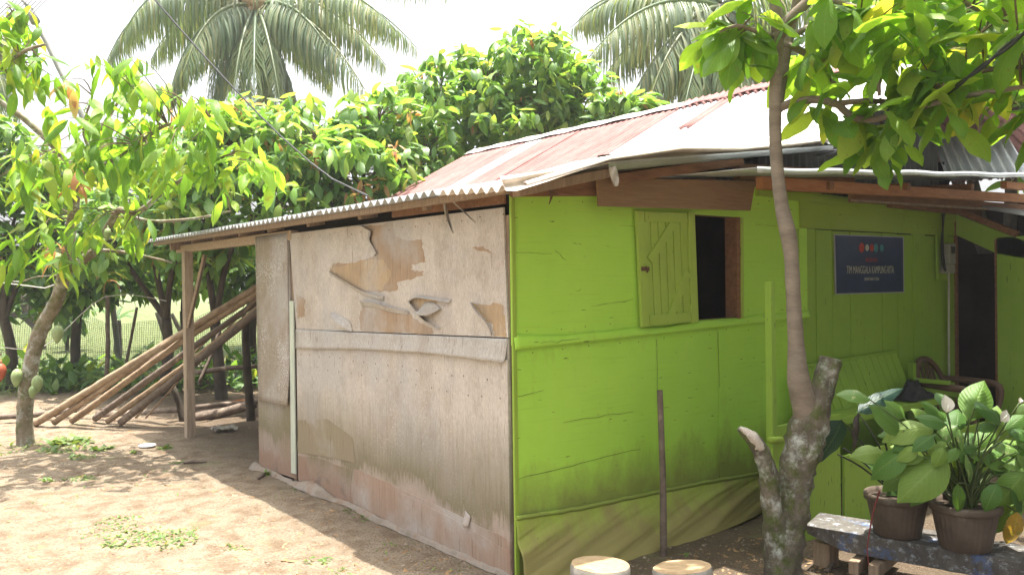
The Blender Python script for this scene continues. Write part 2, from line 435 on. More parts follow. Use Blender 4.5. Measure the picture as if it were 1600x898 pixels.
# ------------------------------------------------------------------ ground
def axis(lo, hi, step, far):
    a = list(np.arange(lo, hi + 1e-6, step)); s = step
    left, p = [], lo
    while p > -far: s *= 1.25; p -= s; left.append(p)
    s = step; right, p = [], hi
    while p < far: s *= 1.25; p += s; right.append(p)
    return left[::-1] + a + right
gx = axis(-5, 6, .06, 150); gy = axis(-3, 9, .06, 220)
def gz(x, y):
    f = max(0.0, min(1.0, (9 - abs(x)) / 4))
    z = .030 * noise.noise((x * .7, y * .7, 0)) + .014 * noise.noise((x * 3, y * 3, 5)) + .009 * noise.noise((x * 11, y * 11, 9))
    return (z - .012) * f
vs = [(x, y, gz(x, y)) for y in gy for x in gx]
nx = len(gx)
me = bpy.data.meshes.new('ground')
me.from_pydata(vs, [], [(j * nx + i, j * nx + i + 1, (j + 1) * nx + i + 1, (j + 1) * nx + i) for j in range(len(gy) - 1) for i in range(nx - 1)])
me.materials.append(M['earth']); me.polygons.foreach_set('use_smooth', [True] * len(me.polygons))
ground = bpy.data.objects.new('ground', me); COL.objects.link(ground); ground['kind'] = 'structure'

# ------------------------------------------------------------------ the shack
SH = thing('shack', 'low lime-green wooden shack with peeling plywood side and rusty corrugated roof', 'shack')
# -- plywood side (x = 0), studs behind so that it is a real wall
PX = lambda px, py: onx(px, py, 0.0)
def wallx(name, pts, mat, front=0.0, th=.012, parent=SH, jn=0, amp=1.2, bevel=0):
    if jn: pts = jag(pts, jn, amp)
    P = [onx(px, py, 0.0) for px, py in pts]
    P = [Vector((front, p.y, p.z)) for p in P]
    return MB().prism(P, (th, 0, 0)).build(name, mat, parent, bevel=bevel)
up = wallx('upper_panel', [(452, 365), (786, 324), (794, 527), (463, 514)], 'plywood_grey')
lo = wallx('lower_panel', [(463, 516), (794, 529), (800, 912), (466, 750)], 'plywood_grey')
np_ = wallx('narrow_panel', [(400, 370), (450, 363), (463, 748), (405, 728)], 'plywood_olive')
def curl(u, v):   # loose sheet over the narrow panel, its lower right corner curling outwards
    a = onx(400 + 50 * u, 370 - 7 * u); b = onx(405 + 50 * u, 625 + 8 * u)
    p = a.lerp(b, v); p.x = -.006 - .05 * max(0, v - .72) ** 1.6 * (u * 4 + .4)
    return p
o = MB().grid(curl, 8, 24).build('loose_sheet', 'plywood_olive_speck', SH, solid=.004, smooth=True); o['label'] = 'olive plywood sheet with its lower edge curling off the wall'
MB().prism([onx(*p, 0) + Vector((-.012, 0, 0)) for p in [(454, 470), (460, 470), (464, 740), (457, 738)]], (.012, 0, 0)).build('batten', 'batten_pale', SH, bevel=.002)
PA = [(562, 353), (581, 362), (576, 373), (585, 391), (588, 399), (574, 404), (547, 412), (521, 411), (516, 420), (516, 429), (538, 440), (556, 451), (569, 457), (607, 455), (620, 453), (622, 440), (660, 431), (661, 423), (642, 422), (645, 413), (666, 409), (662, 393), (659, 374), (640, 376), (617, 369), (614, 348)]
PB = [(567, 476), (589, 477), (611, 485), (640, 489), (658, 505), (676, 514), (676, 521), (640, 520), (600, 519), (564, 516), (563, 490)]
PC = [(738, 473), (760, 476), (776, 473), (787, 477), (790, 513), (791, 526), (773, 525), (771, 509), (756, 496), (738, 482)]
PD = [(639, 470), (656, 463), (673, 466), (686, 472), (667, 478), (658, 484), (653, 487)]
PE = [(738, 387), (755, 384), (770, 396), (745, 391)]
PF = [(463, 460), (476, 467), (477, 494), (464, 497)]
for P_, mt in ((PA, 'plywood_bare'), (PB, 'plywood_bare'), (PC, 'plywood_core'), (PD, 'plywood_core'), (PE, 'plywood_bare'), (PF, 'plywood_bare')):
    wallx('peeled_patch', P_, mt, -.0012, .004, up, 6, 1.7)
wallx('core_patch', [(516, 420), (540, 414), (575, 406), (600, 404), (612, 430), (600, 452), (569, 455), (538, 438)], 'plywood_core', -.0022, .004, up, 7, 2.2)
# curled veneer strips
def flap(pa, pb, out, name='veneer_flap', mat='veneer', n=10, parent=up):
    def fn(u, v):
        i = u * (len(pa) - 1); k = min(int(i), len(pa) - 2); t = i - k
        a = Vector((pa[k][0] * (1 - t) + pa[k + 1][0] * t, pa[k][1] * (1 - t) + pa[k + 1][1] * t))
        b = Vector((pb[k][0] * (1 - t) + pb[k + 1][0] * t, pb[k][1] * (1 - t) + pb[k + 1][1] * t))
        q = a.lerp(b, v); p = onx(q.x, q.y, 0.0)
        p.x = -.004 - out * v ** 1.5 * (.4 + .6 * math.sin(PI * min(1, u + .15)))
        return p
    return MB().grid(fn, n, 5).build(name, mat, parent, smooth=True, solid=.002)
flap([(639, 470), (656, 461), (675, 463), (706, 468)], [(640, 471), (656, 464), (674, 467), (704, 473)], .03)
flap([(638, 472), (648, 482), (660, 500), (690, 512)], [(644, 470), (656, 484), (668, 500), (688, 514)], .035)
flap([(654, 486), (664, 472), (678, 471), (690, 482)], [(655, 487), (664, 492), (676, 493), (690, 484)], .05)
flap([(520, 488), (535, 494), (548, 502), (552, 517)], [(522, 490), (530, 500), (542, 512), (552, 518)], .04)
flap([(516, 428), (545, 446), (570, 462), (600, 470)], [(517, 424), (546, 441), (571, 456), (602, 462)], .02)
flap([(566, 478), (589, 480), (611, 488), (640, 492)], [(566, 470), (590, 472), (612, 480), (640, 486)], .025)
flap([(736, 472), (748, 486), (760, 500), (770, 522)], [(742, 472), (754, 487), (765, 500), (773, 524)], .045)
flap([(560, 352), (578, 360), (574, 374), (588, 398)], [(566, 352), (585, 362), (580, 375), (592, 398)], .02)
# torn strip along the seam
def strip(u, v):
    t = [(463, 514), (560, 519), (680, 524), (793, 529)]; b = [(464, 545), (560, 545), (680, 552), (793, 566)]
    i = u * 3; k = min(int(i), 2); f = i - k
    a = Vector(t[k]).lerp(Vector(t[k + 1]), f); c = Vector(b[k]).lerp(Vector(b[k + 1]), f)
    q = a.lerp(c, v); p = onx(q.x, q.y + (U(-.8, .8) if v > .95 else 0), 0)
    p.x = -.006 - .022 * v ** 2 * (.3 + .7 * u) - .003 * math.sin(u * 30)
    return p
MB().grid(strip, 40, 6).build('torn_strip', 'veneer', SH, smooth=True, solid=.003)
wallx('veneer_patch', [(466, 656), (511, 654), (551, 683), (556, 723), (500, 711), (466, 707)], 'plywood_olive_plain', -.0035, .005, lo, 4, .8)
wallx('bare_patch', [(466, 711), (500, 715), (550, 735), (548, 790), (470, 752)], 'plywood_olive', -.002, .004, lo, 4, .6)
wallx('peeled_layer', [(553, 732), (605, 752), (690, 792), (799, 845), (800, 908), (700, 856), (600, 808), (553, 786)], 'plywood_red', -.0025, .004, lo, 5, 1.2)
wallx('peeled_layer', [(600, 756), (690, 800), (799, 862), (800, 909), (700, 862), (600, 812)], 'plywood_red', -.0055, .004, lo, 5, 1.2)
flap([(728, 797), (732, 802), (736, 806)], [(728, 815), (732, 822), (735, 822)], .03, 'veneer_flap', 'plywood_red', 4, lo)
wallx('edge_board', [(787, 560), (795, 562), (800, 912), (796, 908)], 'plywood_grey', -.010, .012, SH)
# curled flashing sheet along the foot of the wall
def foot(u, v):
    y = 3.60 - u * 3.62
    w = .018 + .02 * max(0, noise.noise((y * 1.7, 3, 1)) + .2) + (.07 * math.exp(-((y - 2.45) / .35) ** 2)) + (.06 * math.exp(-((y - 3.52) / .09) ** 2))
    h = .022 + .03 * max(0, noise.noise((y * 2.3, 8, 1)) + .25) + .008 * noise.noise((y * 21, 2, 4)) + .45 * max(0, w - .045)
    return Vector((-.005 - w * v ** .8 - .006 * noise.noise((y * 14, v * 2, 3)), y, h * (1 - v) ** 1.4 + .35 * max(0, w - .03) * math.sin(PI * v) + gz(0, y) + .002))
MB().grid(foot, 90, 7).build('flashing', 'flashing', SH, smooth=True, solid=.003)
# frame of the side wall
for y in (.06, .95, 1.9, 2.8, 3.46): MB().box((.014, y - .025, -.05), (.06, y + .025, 1.90)).build('stud', 'beam_grey', SH)
MB().box((-.006, 2.78, 1.90), (.06, 5.75, 1.975)).build('plate_and_gap_shade', 'beam_pale', SH, bevel=.004)
MB().box((.07, .03, 1.86), (.12, 3.5, 2.045)).build('plate_and_gap_shade', 'interior_shade', SH, bevel=.004)  # near-black board closing the eave gap, its shade put into the colour
# back and inner walls keep the rooms dark
MB().prism([(.02, 3.52, -.05), (5.1, 3.52, -.05), (5.1, 3.52, 2.85), (4, 3.52, 3.1), (2.36, 3.52, 2.3), (.02, 3.52, 1.93)], (0, .03, 0)).build('back_wall', 'beam_grey', SH)
MB().box((5.2, .12, -.05), (5.24, 3.5, 2.6)).build('partition', 'interior_shade', SH)
MB().box((.07, .05, .01), (5.19, 3.5, .03)).build('floor_boards', 'interior_shade', SH)
# corner post on the open end with its brace
pb = onz(297, 681); pt = Vector((pb.x, pb.y, 1.905))
MB().beam((pb.x, pb.y, -.1), pt, .10, .085, (1, 0, 0)).build('post', 'post_wood', SH, bevel=.004)
MB().beam(at(294, 512, pb_d := proj(pb)[2] - .06), at(320, 398, pb_d), .025, .07, (-.6, -.8, 0)).build('brace', 'beam_pale', SH, bevel=.003)
MB().box((1.9, 5.15, -.05), (1.99, 5.24, 2.3)).build('post', 'post_wood', SH, bevel=.004)
MB().beam((-.1, 5.62, 1.96), (3.4, 5.62, 2.50), .05, .08).build('tie_beam', 'beam_grey', SH)
MB().box((3.6, 5.2, -.05), (3.7, 5.3, 3.05)).build('post', 'post_wood', SH)

# -- green front (y = 0)
PY = lambda px, py: ony(px, py, 0.0)
def wally(name, pts, mat, front=0.0, th=.012, parent=SH, jn=0, amp=1.0, bevel=0):
    if jn: pts = jag(pts, jn, amp)
    P = [ony(px, py, front) for px, py in pts]
    return MB().prism(P, (0, th, 0)).build(name, mat, parent, bevel=bevel)
w0 = ony(1084, 335); w1 = ony(1157, 496)
wx0, wx1, wz0, wz1 = w0.x - .42, w1.x, w1.z, w0.z
seamL, seamR = PY(795, 541), PY(1262, 491)
sz = lambda x: seamL.z + (seamR.z - seamL.z) * (x - seamL.x) / (seamR.x - seamL.x)
tz = lambda x: 2.00 + .085 * min(x, 2.3)
X_END = PY(1262, 490).x
mb = MB()
xs = [0.0, wx0, wx1, X_END]
for i in range(3):
    a, b = xs[i], xs[i + 1]
    if i == 1:
        mb.prism([(a, 0, sz(a)), (b, 0, sz(b)), (b, 0, wz0), (a, 0, wz0)], (0, .012, 0))
        mb.prism([(a, 0, wz1), (b, 0, wz1), (b, 0, tz(b)), (a, 0, tz(a))], (0, .012, 0))
    else:
        mb.prism([(a, 0, sz(a)), (b, 0, sz(b)), (b, 0, tz(b)), (a, 0, tz(a))], (0, .012, 0))
mb.build('upper_green_panel', 'green_sheet', SH)
lx = [0, PY(1025, 600).x, PY(1122, 600).x, PY(1190, 600).x, PY(1236, 500).x]
for i in range(4):
    a, b = lx[i] + (.002 if i else 0), lx[i + 1] - .002
    f = (-.004, -.002, -.005, .002)[i]
    MB().prism([(a, f, -.05), (b, f, -.05), (b, f, sz(b) - .004), (a, f, sz(a) - .004)], (0, .012, 0)).build('lower_green_panel', 'green_sheet', SH)
# drip edge along the seam: a ragged batten
def seamb(u, v):
    x = u * X_END; z = sz(x) + .030 * (1 - v) - .02 * v + .012 * noise.noise((x * 3, 1, 2)) * (1 - v) + (.035 * max(0, 1 - x / .35) * (1 - v))
    return Vector((x, -.004 - .016 * math.sin(v * PI * .55) - .003 * noise.noise((x * 9, v * 2, 0)), z))
MB().grid(seamb, 70, 4).build('seam_batten', 'green_sheet', SH, smooth=True, solid=.004)
MB().box((-.006, -.012, .02), (.02, .0, 1.99)).build('corner_strip', 'green_trim', SH, bevel=.003)
def crack(pts, w=.0022, y=-.0052):
    P_ = [ony(px + U(-.6, .6), py + U(-.8, .8), y) for px, py in pts]; mb = MB()
    for a, b2 in zip(P_, P_[1:]): mb.beam(a, b2, .0015, w * U(.25, .75))
    return mb.build('crack', 'soil', SH)
def line(a, b2, n): return [(a[0] + (b2[0] - a[0]) * i / n, a[1] + (b2[1] - a[1]) * i / n + random.gauss(0, .8)) for i in range(n + 1)]
for a, b2, n, y in (((792, 394), (862, 396), 12, -.002), ((868, 392), (884, 406), 4, -.002), ((895, 381), (908, 381), 4, -.002), ((925, 478), (990, 468), 8, -.002), ((970, 353), (990, 353), 4, -.002), ((1026, 530), (1028, 620), 10, -.006),
        ((1122, 520), (1124, 605), 9, -.007), ((800, 620), (850, 610), 6, -.006), ((880, 660), (990, 642), 10, -.006), ((810, 748), (1000, 700), 14, -.006), ((1180, 351), (1230, 353), 6, -.003), ((845, 536), (905, 529), 7, -.022), ((900, 455), (908, 452), 2, -.002)): crack(line(a, b2, n), .0022, y)
for x in np.arange(.12, X_END, .21):
    for z, y in ((sz(x) + .06, -.002), (sz(x) - .05, -.008), (tz(x) - .05, -.002)):
        if x > wx0 - .05 and x < wx1 + .05 and z > sz(x): continue
        c_ = Vector((x + U(-.04, .04), y, z + U(-.012, .012))); MB().lathe(c_, [(.0035, 0), (.0025, .002)], 6, (0, -1, 0)).build('nail', 'rusty_iron', SH)
for y_ in np.arange(.08, 2.8, .17):
    for z in (1.90, 1.02, .93):
        c_ = Vector((-.001 if z > .95 else -.012, y_ + U(-.03, .03), z + U(-.01, .01))); MB().lathe(c_, [(.005, 0), (.003, .002)], 6, (-1, 0, 0)).build('nail', 'rusty_iron', SH)
# window: frame and shutter
mb = MB()
fz0, fz1 = wz0 - .0, wz1 + .0
MB().box((wx1 - .04, -.008, fz0 - .01), (wx1, .09, fz1)).build('window_jamb', 'timber_brown', SH, bevel=.003)
MB().box((wx0 - .02, .013, fz0 - .04), (wx1 + .02, .09, fz0 - .0)).build('window_sill', 'timber_brown', SH, bevel=.003)
MB().box((wx0 - .02, .013, fz1), (wx1 + .02, .09, fz1 + .04)).build('window_head', 'timber_brown', SH, bevel=.003)
MB().prism([PY(1155, 340), PY(1159, 340), PY(1160, 497), PY(1156, 497)], (0, -.014, 0)).build('window_trim', 'green_shutter', SH)
sc_ = [(990, 329), (1084, 332), (1090, 503), (999, 511)]
YS = -.022
S0 = [ony(*p, YS) for p in sc_]
shut = MB().prism([p + Vector((0, .012, 0)) for p in [S0[0].lerp(S0[2], .06), S0[1].lerp(S0[3], .06), S0[2].lerp(S0[0], .06), S0[3].lerp(S0[1], .06)]], (0, .006, 0)).build('shutter', 'green_shutter', SH)
shut['label'] = 'green plank shutter with diagonal braces beside the dark window opening'
def sq(u, v): return S0[0].lerp(S0[1], u).lerp(S0[3].lerp(S0[2], u), v)
def board(u0, v0, u1, v1, w, y, th, name, mat='green_shutter'):
    a, b = sq(u0, v0), sq(u1, v1); a.y = b.y = YS + y
    return MB().beam(a, b, th, w, (0, 0, 1) if abs(u1 - u0) > .2 and abs(v1 - v0) < .2 else Vector((0, 1, 0)).cross((b - a).normalized())).build(name, mat, shut, bevel=.002)
hw = .062
for args in ((0.075, 0, .075, 1), (.925, 0, .925, 1)): board(*args, hw, -.006, .022, 'stile')
for args in ((.15, .05, .85, .05), (.15, .95, .85, .95)): board(*args, hw, -.005, .021, 'rail')
for k in range(6):
    u = .19 + .62 * k / 5; board(u, .09, u, .91, .058, .004, .012, 'plank')
board(.20, .43, .62, .10, .055, -.008, .014, 'diagonal_brace')
board(.50, .93, .84, .54, .055, -.008, .014, 'diagonal_brace')
lp = sq(.10, .50); lp.y = YS - .02
lt = MB()
lt.box(lp + Vector((-.035, -.006, -.012)), lp + Vector((.03, 0, .012))); lt.tube([lp + Vector((-.01, -.012, .012)), lp + Vector((.012, -.016, -.002)), lp + Vector((.0, -.012, -.022))], [.006, .006, .005], 6)
lt.build('latch', 'rusty_iron', shut)
# muddy plastic skirt at the foot of the green wall
tl = [PY(803, 808), PY(900, 793), PY(1000, 772), PY(1100, 752), PY(1186, 738)]
def skirt(u, v):
    i = u * 4; k = min(int(i), 3); a = tl[k].lerp(tl[k + 1], i - k)
    out = .17 * math.sin(PI * min(1, u * .85 + .12)) ** .7
    d1 = noise.noise((u * 6 + v * 3.2, v * .8, 3)); d2 = noise.noise((u * 17 + v * 9, v * 2.2, 8)); d3 = math.sin((u * 9 + v * 4.5) * PI + d1 * 2.5)
    y = -.014 - out * v ** 1.25 - (.012 * d1 + .006 * d2 + .005 * d3 + .004 * noise.noise((u * 40 + v * 22, v * 4, 2))) * min(1, v * 4) * (1 if v < .93 else .6)
    z = a.z * (1 - v) + (-.015) * v
    return Vector((a.x + .02 * d1 * v, y, z))
MB().grid(skirt, 120, 44).build('plastic_skirt', 'green_tarp', SH, smooth=True, solid=.003)['label'] = 'muddy green plastic skirt sagging at the foot of the wall'
def hem(u, v):
    i = u * 4; k = min(int(i), 3); a = tl[k].lerp(tl[k + 1], i - k)
    return Vector((a.x, -.018 - .008 * math.sin(v * PI) - .003 * noise.noise((u * 40, v, 0)), a.z + .012 - .024 * v + .006 * noise.noise((u * 25, 3, 1))))
MB().grid(hem, 60, 4).build('skirt_hem', 'green_sheet', SH, smooth=True, solid=.003)
# vertical planks of the porch wall
seams = [1236, 1250, 1276, 1301, 1329, 1353, 1379, 1403, 1426, 1446, 1463, 1479, 1491]
sx = [PY(p, 500).x for p in seams]
hz0 = PY(1330, 361).z
for i in range(len(sx) - 1):
    f = U(-.006, .004)
    MB().box((sx[i] + .003, f, -.05), (sx[i + 1] - .003, f + .018, hz0 + U(-.008, .002))).build('wall_plank', 'green_plank', SH, bevel=.002)
MB().box((PY(1236, 500).x, .022, -.05), (5.05, .03, 2.1)).build('wall_backing', 'interior_shade', SH)
hA, hB = PY(1180, 290), PY(1490, 334)
MB().prism([Vector((X_END - .1, -.012, hz0 + .003)), Vector((5.04, -.012, hz0 + .003)), Vector((5.04, -.012, hB.z)), Vector((X_END - .1, -.012, hA.z))], (0, .025, 0)).build('header_board', 'green_trim', SH, bevel=.003)
MB().prism([PY(1180, 291), PY(1490, 336), PY(1490, 346), PY(1180, 306)], (0, -.022, 0)).build('header_trim', 'green_trim', SH, bevel=.003)
# posts and low front wall of the porch
YL = -.58
def ylow(px, py): return ony(px, py, YL)
a0 = ylow(1203, 440)
MB().box((a0.x - .022, YL - .022, -.05), (a0.x + .022, YL + .022, a0.z)).build('porch_post', 'green_plank', SH, bevel=.004)
lw = [ylow(1206, 667), ylow(1312, 672), ylow(1318, 676), ylow(1420, 690), ylow(1425, 692), ylow(1600, 722)]
for i in (0, 2, 4):
    a, b = lw[i], lw[i + 1]
    zt = (lw[0].z, lw[3].z + .02, lw[3].z)[i // 2]
    MB().box((a.x + (.03 if i == 0 else 0), YL - .005, -.05), (b.x, YL + .015, zt)).build('low_wall_board', 'green_plank', SH, bevel=.003)
MB().tube([ylow(1198, 686) + Vector((0, -.02, 0)), ylow(1216, 686) + Vector((0, -.02, 0))], [.02, .02], 10).build('rail_stub', 'green_trim', SH, smooth=True)
# projecting wing on the right: doorway, sloping header, jamb panel; unseen front part added to shade the porch
XW = 5.05
def pw(px, py): return onx(px, py, XW)
MB().prism([pw(1491, 334), pw(1600, 376), pw(1640, 392), pw(1640, 412), pw(1557, 396), pw(1491, 366)], (.03, 0, 0)).build('door_header', 'green_plank', SH, bevel=.003)
d0 = pw(1558, 500)
MB().box((XW, -3.6, -.05), (XW + .03, d0.y, 1.88)).build('jamb_panel', 'green_plank', SH, bevel=.003)
MB().box((XW - .012, d0.y - .002, -.05), (XW, d0.y + .012, 1.86)).build('door_jamb', 'timber_brown', SH)
MB().box((XW - .01, -.02, -.05), (XW + .03, -.0, 2.15)).build('door_jamb', 'timber_brown', SH)
MB().box((XW + .03, -3.6, -.05), (8.0, -3.57, 2.3)).build('wing_wall', 'green_plank', SH)  # unseen wall set far forward, added to keep side light off the porch
MB().box((7.97, -3.57, -.05), (8.0, 3.4, 2.4)).build('wing_wall', 'interior_shade', SH)
MB().box((XW + .25, 2.0, -.05), (7.97, 2.03, 2.6)).build('wing_wall', 'interior_shade', SH)
cur = MB()
def curtain(u, v): return Vector((XW + .45 + .02 * math.sin(u * 17), -.45 + u * .62, 1.75 - 1.6 * v))
cur.grid(curtain, 40, 6).build('door_curtain', 'interior_shade', SH, smooth=True)

# -- roof
def slope_lo(x): return 2.035 + .165 * (x + .2)
XB = 2.36
def slope_hi(x): return slope_lo(XB) + .53 * (x - XB)
XR = 4.0; ZR = slope_hi(XR)
PIT = .085
def sheet(name, x0, x1, y0, y1, zf, mat, label=None, lift=0.0, droop=None, nr=5):
    k = int((y1 - y0) / PIT * 8)
    ph = random.random()
    def fn(u, v):
        x = x0 + (x1 - x0) * v; y = y0 + (y1 - y0) * u
        z = zf(x) + .017 * math.sin(2 * PI * y / PIT) + lift + .006 * noise.noise((x * 1.5, y * 1.5, 3))
        if droop: z += droop(x, y)
        return Vector((x, y, z))
    o = MB().grid(fn, k, nr).build(name, mat, SH, smooth=True, solid=.0012)
    if label: o['label'] = label
    return o
ysl = [-.40, .35, 1.10, 1.85, 2.60, 3.35, 4.10, 4.85, 6.12]
for i in range(8):
    dr = None
    if i == 0: dr = lambda x, y: (.062 * math.exp(-((x - .65) / .55) ** 2) - .035 * max(0, 1 - (x + .25) / .4)) * max(0, min(1, (.35 - y) / .5))
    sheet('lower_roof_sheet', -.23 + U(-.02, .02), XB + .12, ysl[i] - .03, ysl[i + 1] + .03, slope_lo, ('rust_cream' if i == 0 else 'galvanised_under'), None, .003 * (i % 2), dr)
ysh = [-.42, .42, 1.25, 2.09, 2.85, 3.6, 4.15, 4.55, 5.2, 5.85]
hm = ['galvanised', 'galvanised', 'galvanised', 'rust_roof', 'rust_roof', 'rust_roof', 'ridge_pale', 'rust_roof', 'rust_roof']
for i in range(9):
    sheet('upper_roof_sheet', XB - .08, XR, ysh[i] - .03, ysh[i + 1] + .03, slope_hi, hm[i], None, .012 + .003 * (i % 2))
# rust streaks lying on the bare sheets are separate patched-in sheets
sheet('patch_sheet', 3.15, 3.80, 1.40, 1.58, slope_hi, 'rust_roof', 'rusty patch on the bright bare roof sheets', .022)
sheet('patch_sheet', XR - .20, XR + .04, -.42, 2.15, slope_hi, 'rust_roof', 'red strip of sheeting along the ridge', .030)
for i in range(4):
    sheet('back_roof_sheet', XR, XR + 2.6, -.42 + 1.57 * i, 1.18 + 1.57 * i, lambda x: ZR - .30 * (x - XR), 'rust_roof', None, .01)
def ridge(y0, y1, mat, lab):
    def fn(u, v):
        y = y0 + (y1 - y0) * u; k = (v - .5) * 2
        return Vector((XR + k * .17, y, ZR + .040 - .53 * .17 * abs(k) * (.95 if k < 0 else .6) + .006 * math.sin(y * 11)))
    MB().grid(fn, 30, 6).build('ridge_cap', mat, SH, smooth=True, solid=.0015)['label'] = lab
ridge(2.0, 5.88, 'ridge_pale', 'pale ridge cap over the far red roof'); ridge(-.44, 2.06, 'rust_roof', 'red ridge cap over the near roof')
# bent-down cream flap over the near corner
ft = [(781, 276), (830, 270), (880, 264), (922, 259), (953, 252)]; fb = [(790, 298), (806, 299), (856, 284), (905, 267), (953, 254)]
def cf(u, v):
    i = u * 4; k = min(int(i), 3); t = i - k
    a = Vector(ft[k]).lerp(Vector(ft[k + 1]), t); b = Vector(fb[k]).lerp(Vector(fb[k + 1]), t); q = a.lerp(b, v)
    return ony(q.x, q.y, -.36 - .06 * v - .025 * math.sin(v * 7 + u * 3))
MB().grid(cf, 24, 8).build('bent_roof_edge', 'rust_cream', SH, smooth=True, solid=.0015)['label'] = 'cream rust-stained roof sheet edge bent down at the corner'
def ue(u, v):
    p = ony(951 + 351 * u, 253 - 26 * u + 14 * v * (1 - .5 * u), -.40 + .10 * v); return p
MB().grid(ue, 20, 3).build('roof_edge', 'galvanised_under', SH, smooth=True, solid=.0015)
# rafters, purlins and fascias under the eaves
def by(p, q, y, w, h, mat, name): MB().beam(ony(*p, y), ony(*q, y), w, h).build(name, mat, SH, bevel=.004)
by((806, 300), (960, 268), -.22, .06, .05, 'beam_grey', 'rafter')
by((960, 280), (1156, 252), -.20, .06, .055, 'timber_brown', 'rafter')
by((800, 292), (940, 292), -.02, .05, .10, 'timber_brown', 'top_plate')
by((1150, 268), (1330, 278), -.06, .06, .10, 'timber_brown', 'top_plate')
by((940, 268), (1300, 240), .25, .05, .20, 'interior_shade', 'tie_beam')
wally('fascia_board', [(933, 277), (1181, 283), (1173, 329), (936, 322)], 'board_brown', -.12, .014, bevel=.002)['label'] = 'plain brown plywood board nailed above the window'
MB().box((.02, .02, 2.0), (5.0, .06, 2.02)).build('ceiling_joist', 'interior_shade', SH)
MB().box((-.165, -.16, 1.985), (-.12, 6.0, 2.022)).build('eave_purlin', 'beam_grey', SH, bevel=.004)
MB().prism([onx(*p, -.02) for p in [(612, 315), (787, 289), (787, 318), (690, 330), (612, 340)]], (.018, 0, 0)).build('gable_board', 'timber_brown', SH, bevel=.003)
for y in (.75, 1.55, 2.35, 3.1, 3.75, 4.4, 5.05, 5.65):
    MB().beam((-.06, y, slope_lo(-.06) - .05), (XB, y, slope_lo(XB) - .05), .05, .07).build('rafter', 'beam_grey', SH, bevel=.003)
    if y > .7: MB().beam((XB - .1, y, slope_hi(XB - .1) - .06), (XR, y, ZR - .06), .05, .07).build('rafter', 'beam_grey', SH)
for x in (.9, 1.9): MB().box((x - .03, -.3, slope_lo(x) - .02), (x + .03, 6.0, slope_lo(x) - .014)).build('purlin', 'beam_grey', SH)
for y in (.3, 5.3): MB().box((XR - .05, y - .05, 1.9), (XR + .05, y + .05, ZR - .04)).build('king_post', 'beam_grey', SH)
MB().box((XR - .03, -.3, ZR - .14), (XR + .03, 5.7, ZR - .05)).build('ridge_beam', 'beam_grey', SH)
# front gable infill between wall top and roof: sheeting with the darkness painted into its colour
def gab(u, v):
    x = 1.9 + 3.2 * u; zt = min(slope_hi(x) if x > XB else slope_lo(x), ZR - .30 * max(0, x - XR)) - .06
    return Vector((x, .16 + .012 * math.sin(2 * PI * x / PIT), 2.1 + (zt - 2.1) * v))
MB().grid(gab, 300, 4).build('gable_infill', 'sheet_shade', SH, smooth=True, solid=.001)
# porch roof
pa, pb2 = ony(1182, 263, -.66), ony(1660, 273, -.66)
pslope = (pb2.z - pa.z) / (pb2.x - pa.x)
def proof(u, v):
    x = pa.x + (pb2.x - pa.x) * u; y = -.66 + .78 * v
    return Vector((x, y, pa.z + pslope * (x - pa.x) + .03 * v + .004 * math.sin(x * 7)))
MB().grid(proof, 60, 3).build('porch_roof_sheet', 'iron_blue', SH, smooth=True, solid=.0015)
def pedge(u, v):
    p = proof(u, 0); return p + Vector((0, -.006 - .004 * math.sin(u * 50), -.035 * v + .006))
MB().grid(pedge, 60, 2).build('porch_roof_edge', 'iron_blue', SH, smooth=True, solid=.0015)
by((1186, 286), (1660, 314), -.40, .05, .075, 'timber_orange', 'porch_purlin')
by((1330, 308), (1660, 330), -.26, .05, .07, 'timber_brown', 'porch_purlin')
by((1390, 318), (1530, 333), -.10, .05, .06, 'timber_brown', 'porch_purlin')
by((1330, 313), (1660, 334), -.34, .016, .016, 'beam_grey', 'conduit')
MB().beam(ony(1568, 289, -.47), ony(1640, 296, -.47), .05, .06).build('rafter_end', 'timber_orange', SH, bevel=.003)
for px in (1300, 1420, 1520):
    p = ony(px, 300, -.45); MB().beam(p + Vector((0, 0, .04)), p + Vector((0, .55, .07)), .05, .05).build('porch_rafter', 'timber_brown', SH)
MB().beam(pw(1500, 330), pw(1590, 366), .06, .05).build('wing_rafter', 'timber_brown', SH)
def und(u, v):
    x = XW - .15 + 3.2 * u; return Vector((x, -3.7 + 3.9 * v, 1.88 + .38 * max(0, v * 3.9 - 2.4) / 1.5 + .03 * u + .012 * math.sin(2 * PI * x / PIT)))
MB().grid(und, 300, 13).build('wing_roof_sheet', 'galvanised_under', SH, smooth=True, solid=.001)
# corrugated upper cladding of the wing, with a short timber across it
Q = [at(1440, 170, 8.2), at(1538, 150, 7.9), at(1612, 276, 7.2), at(1478, 276, 7.5)]
nq = (Q[1] - Q[0]).cross(Q[3] - Q[0]).normalized()
def wc(u, v):
    p = Q[0].lerp(Q[1], u).lerp(Q[3].lerp(Q[2], u), v); return p + nq * .045 * math.sin(u * 8 * 2 * PI)
MB().grid(wc, 90, 3).build('wing_cladding', 'iron_blue', SH, smooth=True, solid=.0015)['label'] = 'bright corrugated iron sheet sloping behind the porch roof'
MB().beam(at(1527, 204, 7.5), at(1570, 196, 7.4), .06, .07).build('cross_timber', 'beam_grey', SH, bevel=.004)
Qb = [Q[0] - nq * -.12, Q[1] - nq * -.12]

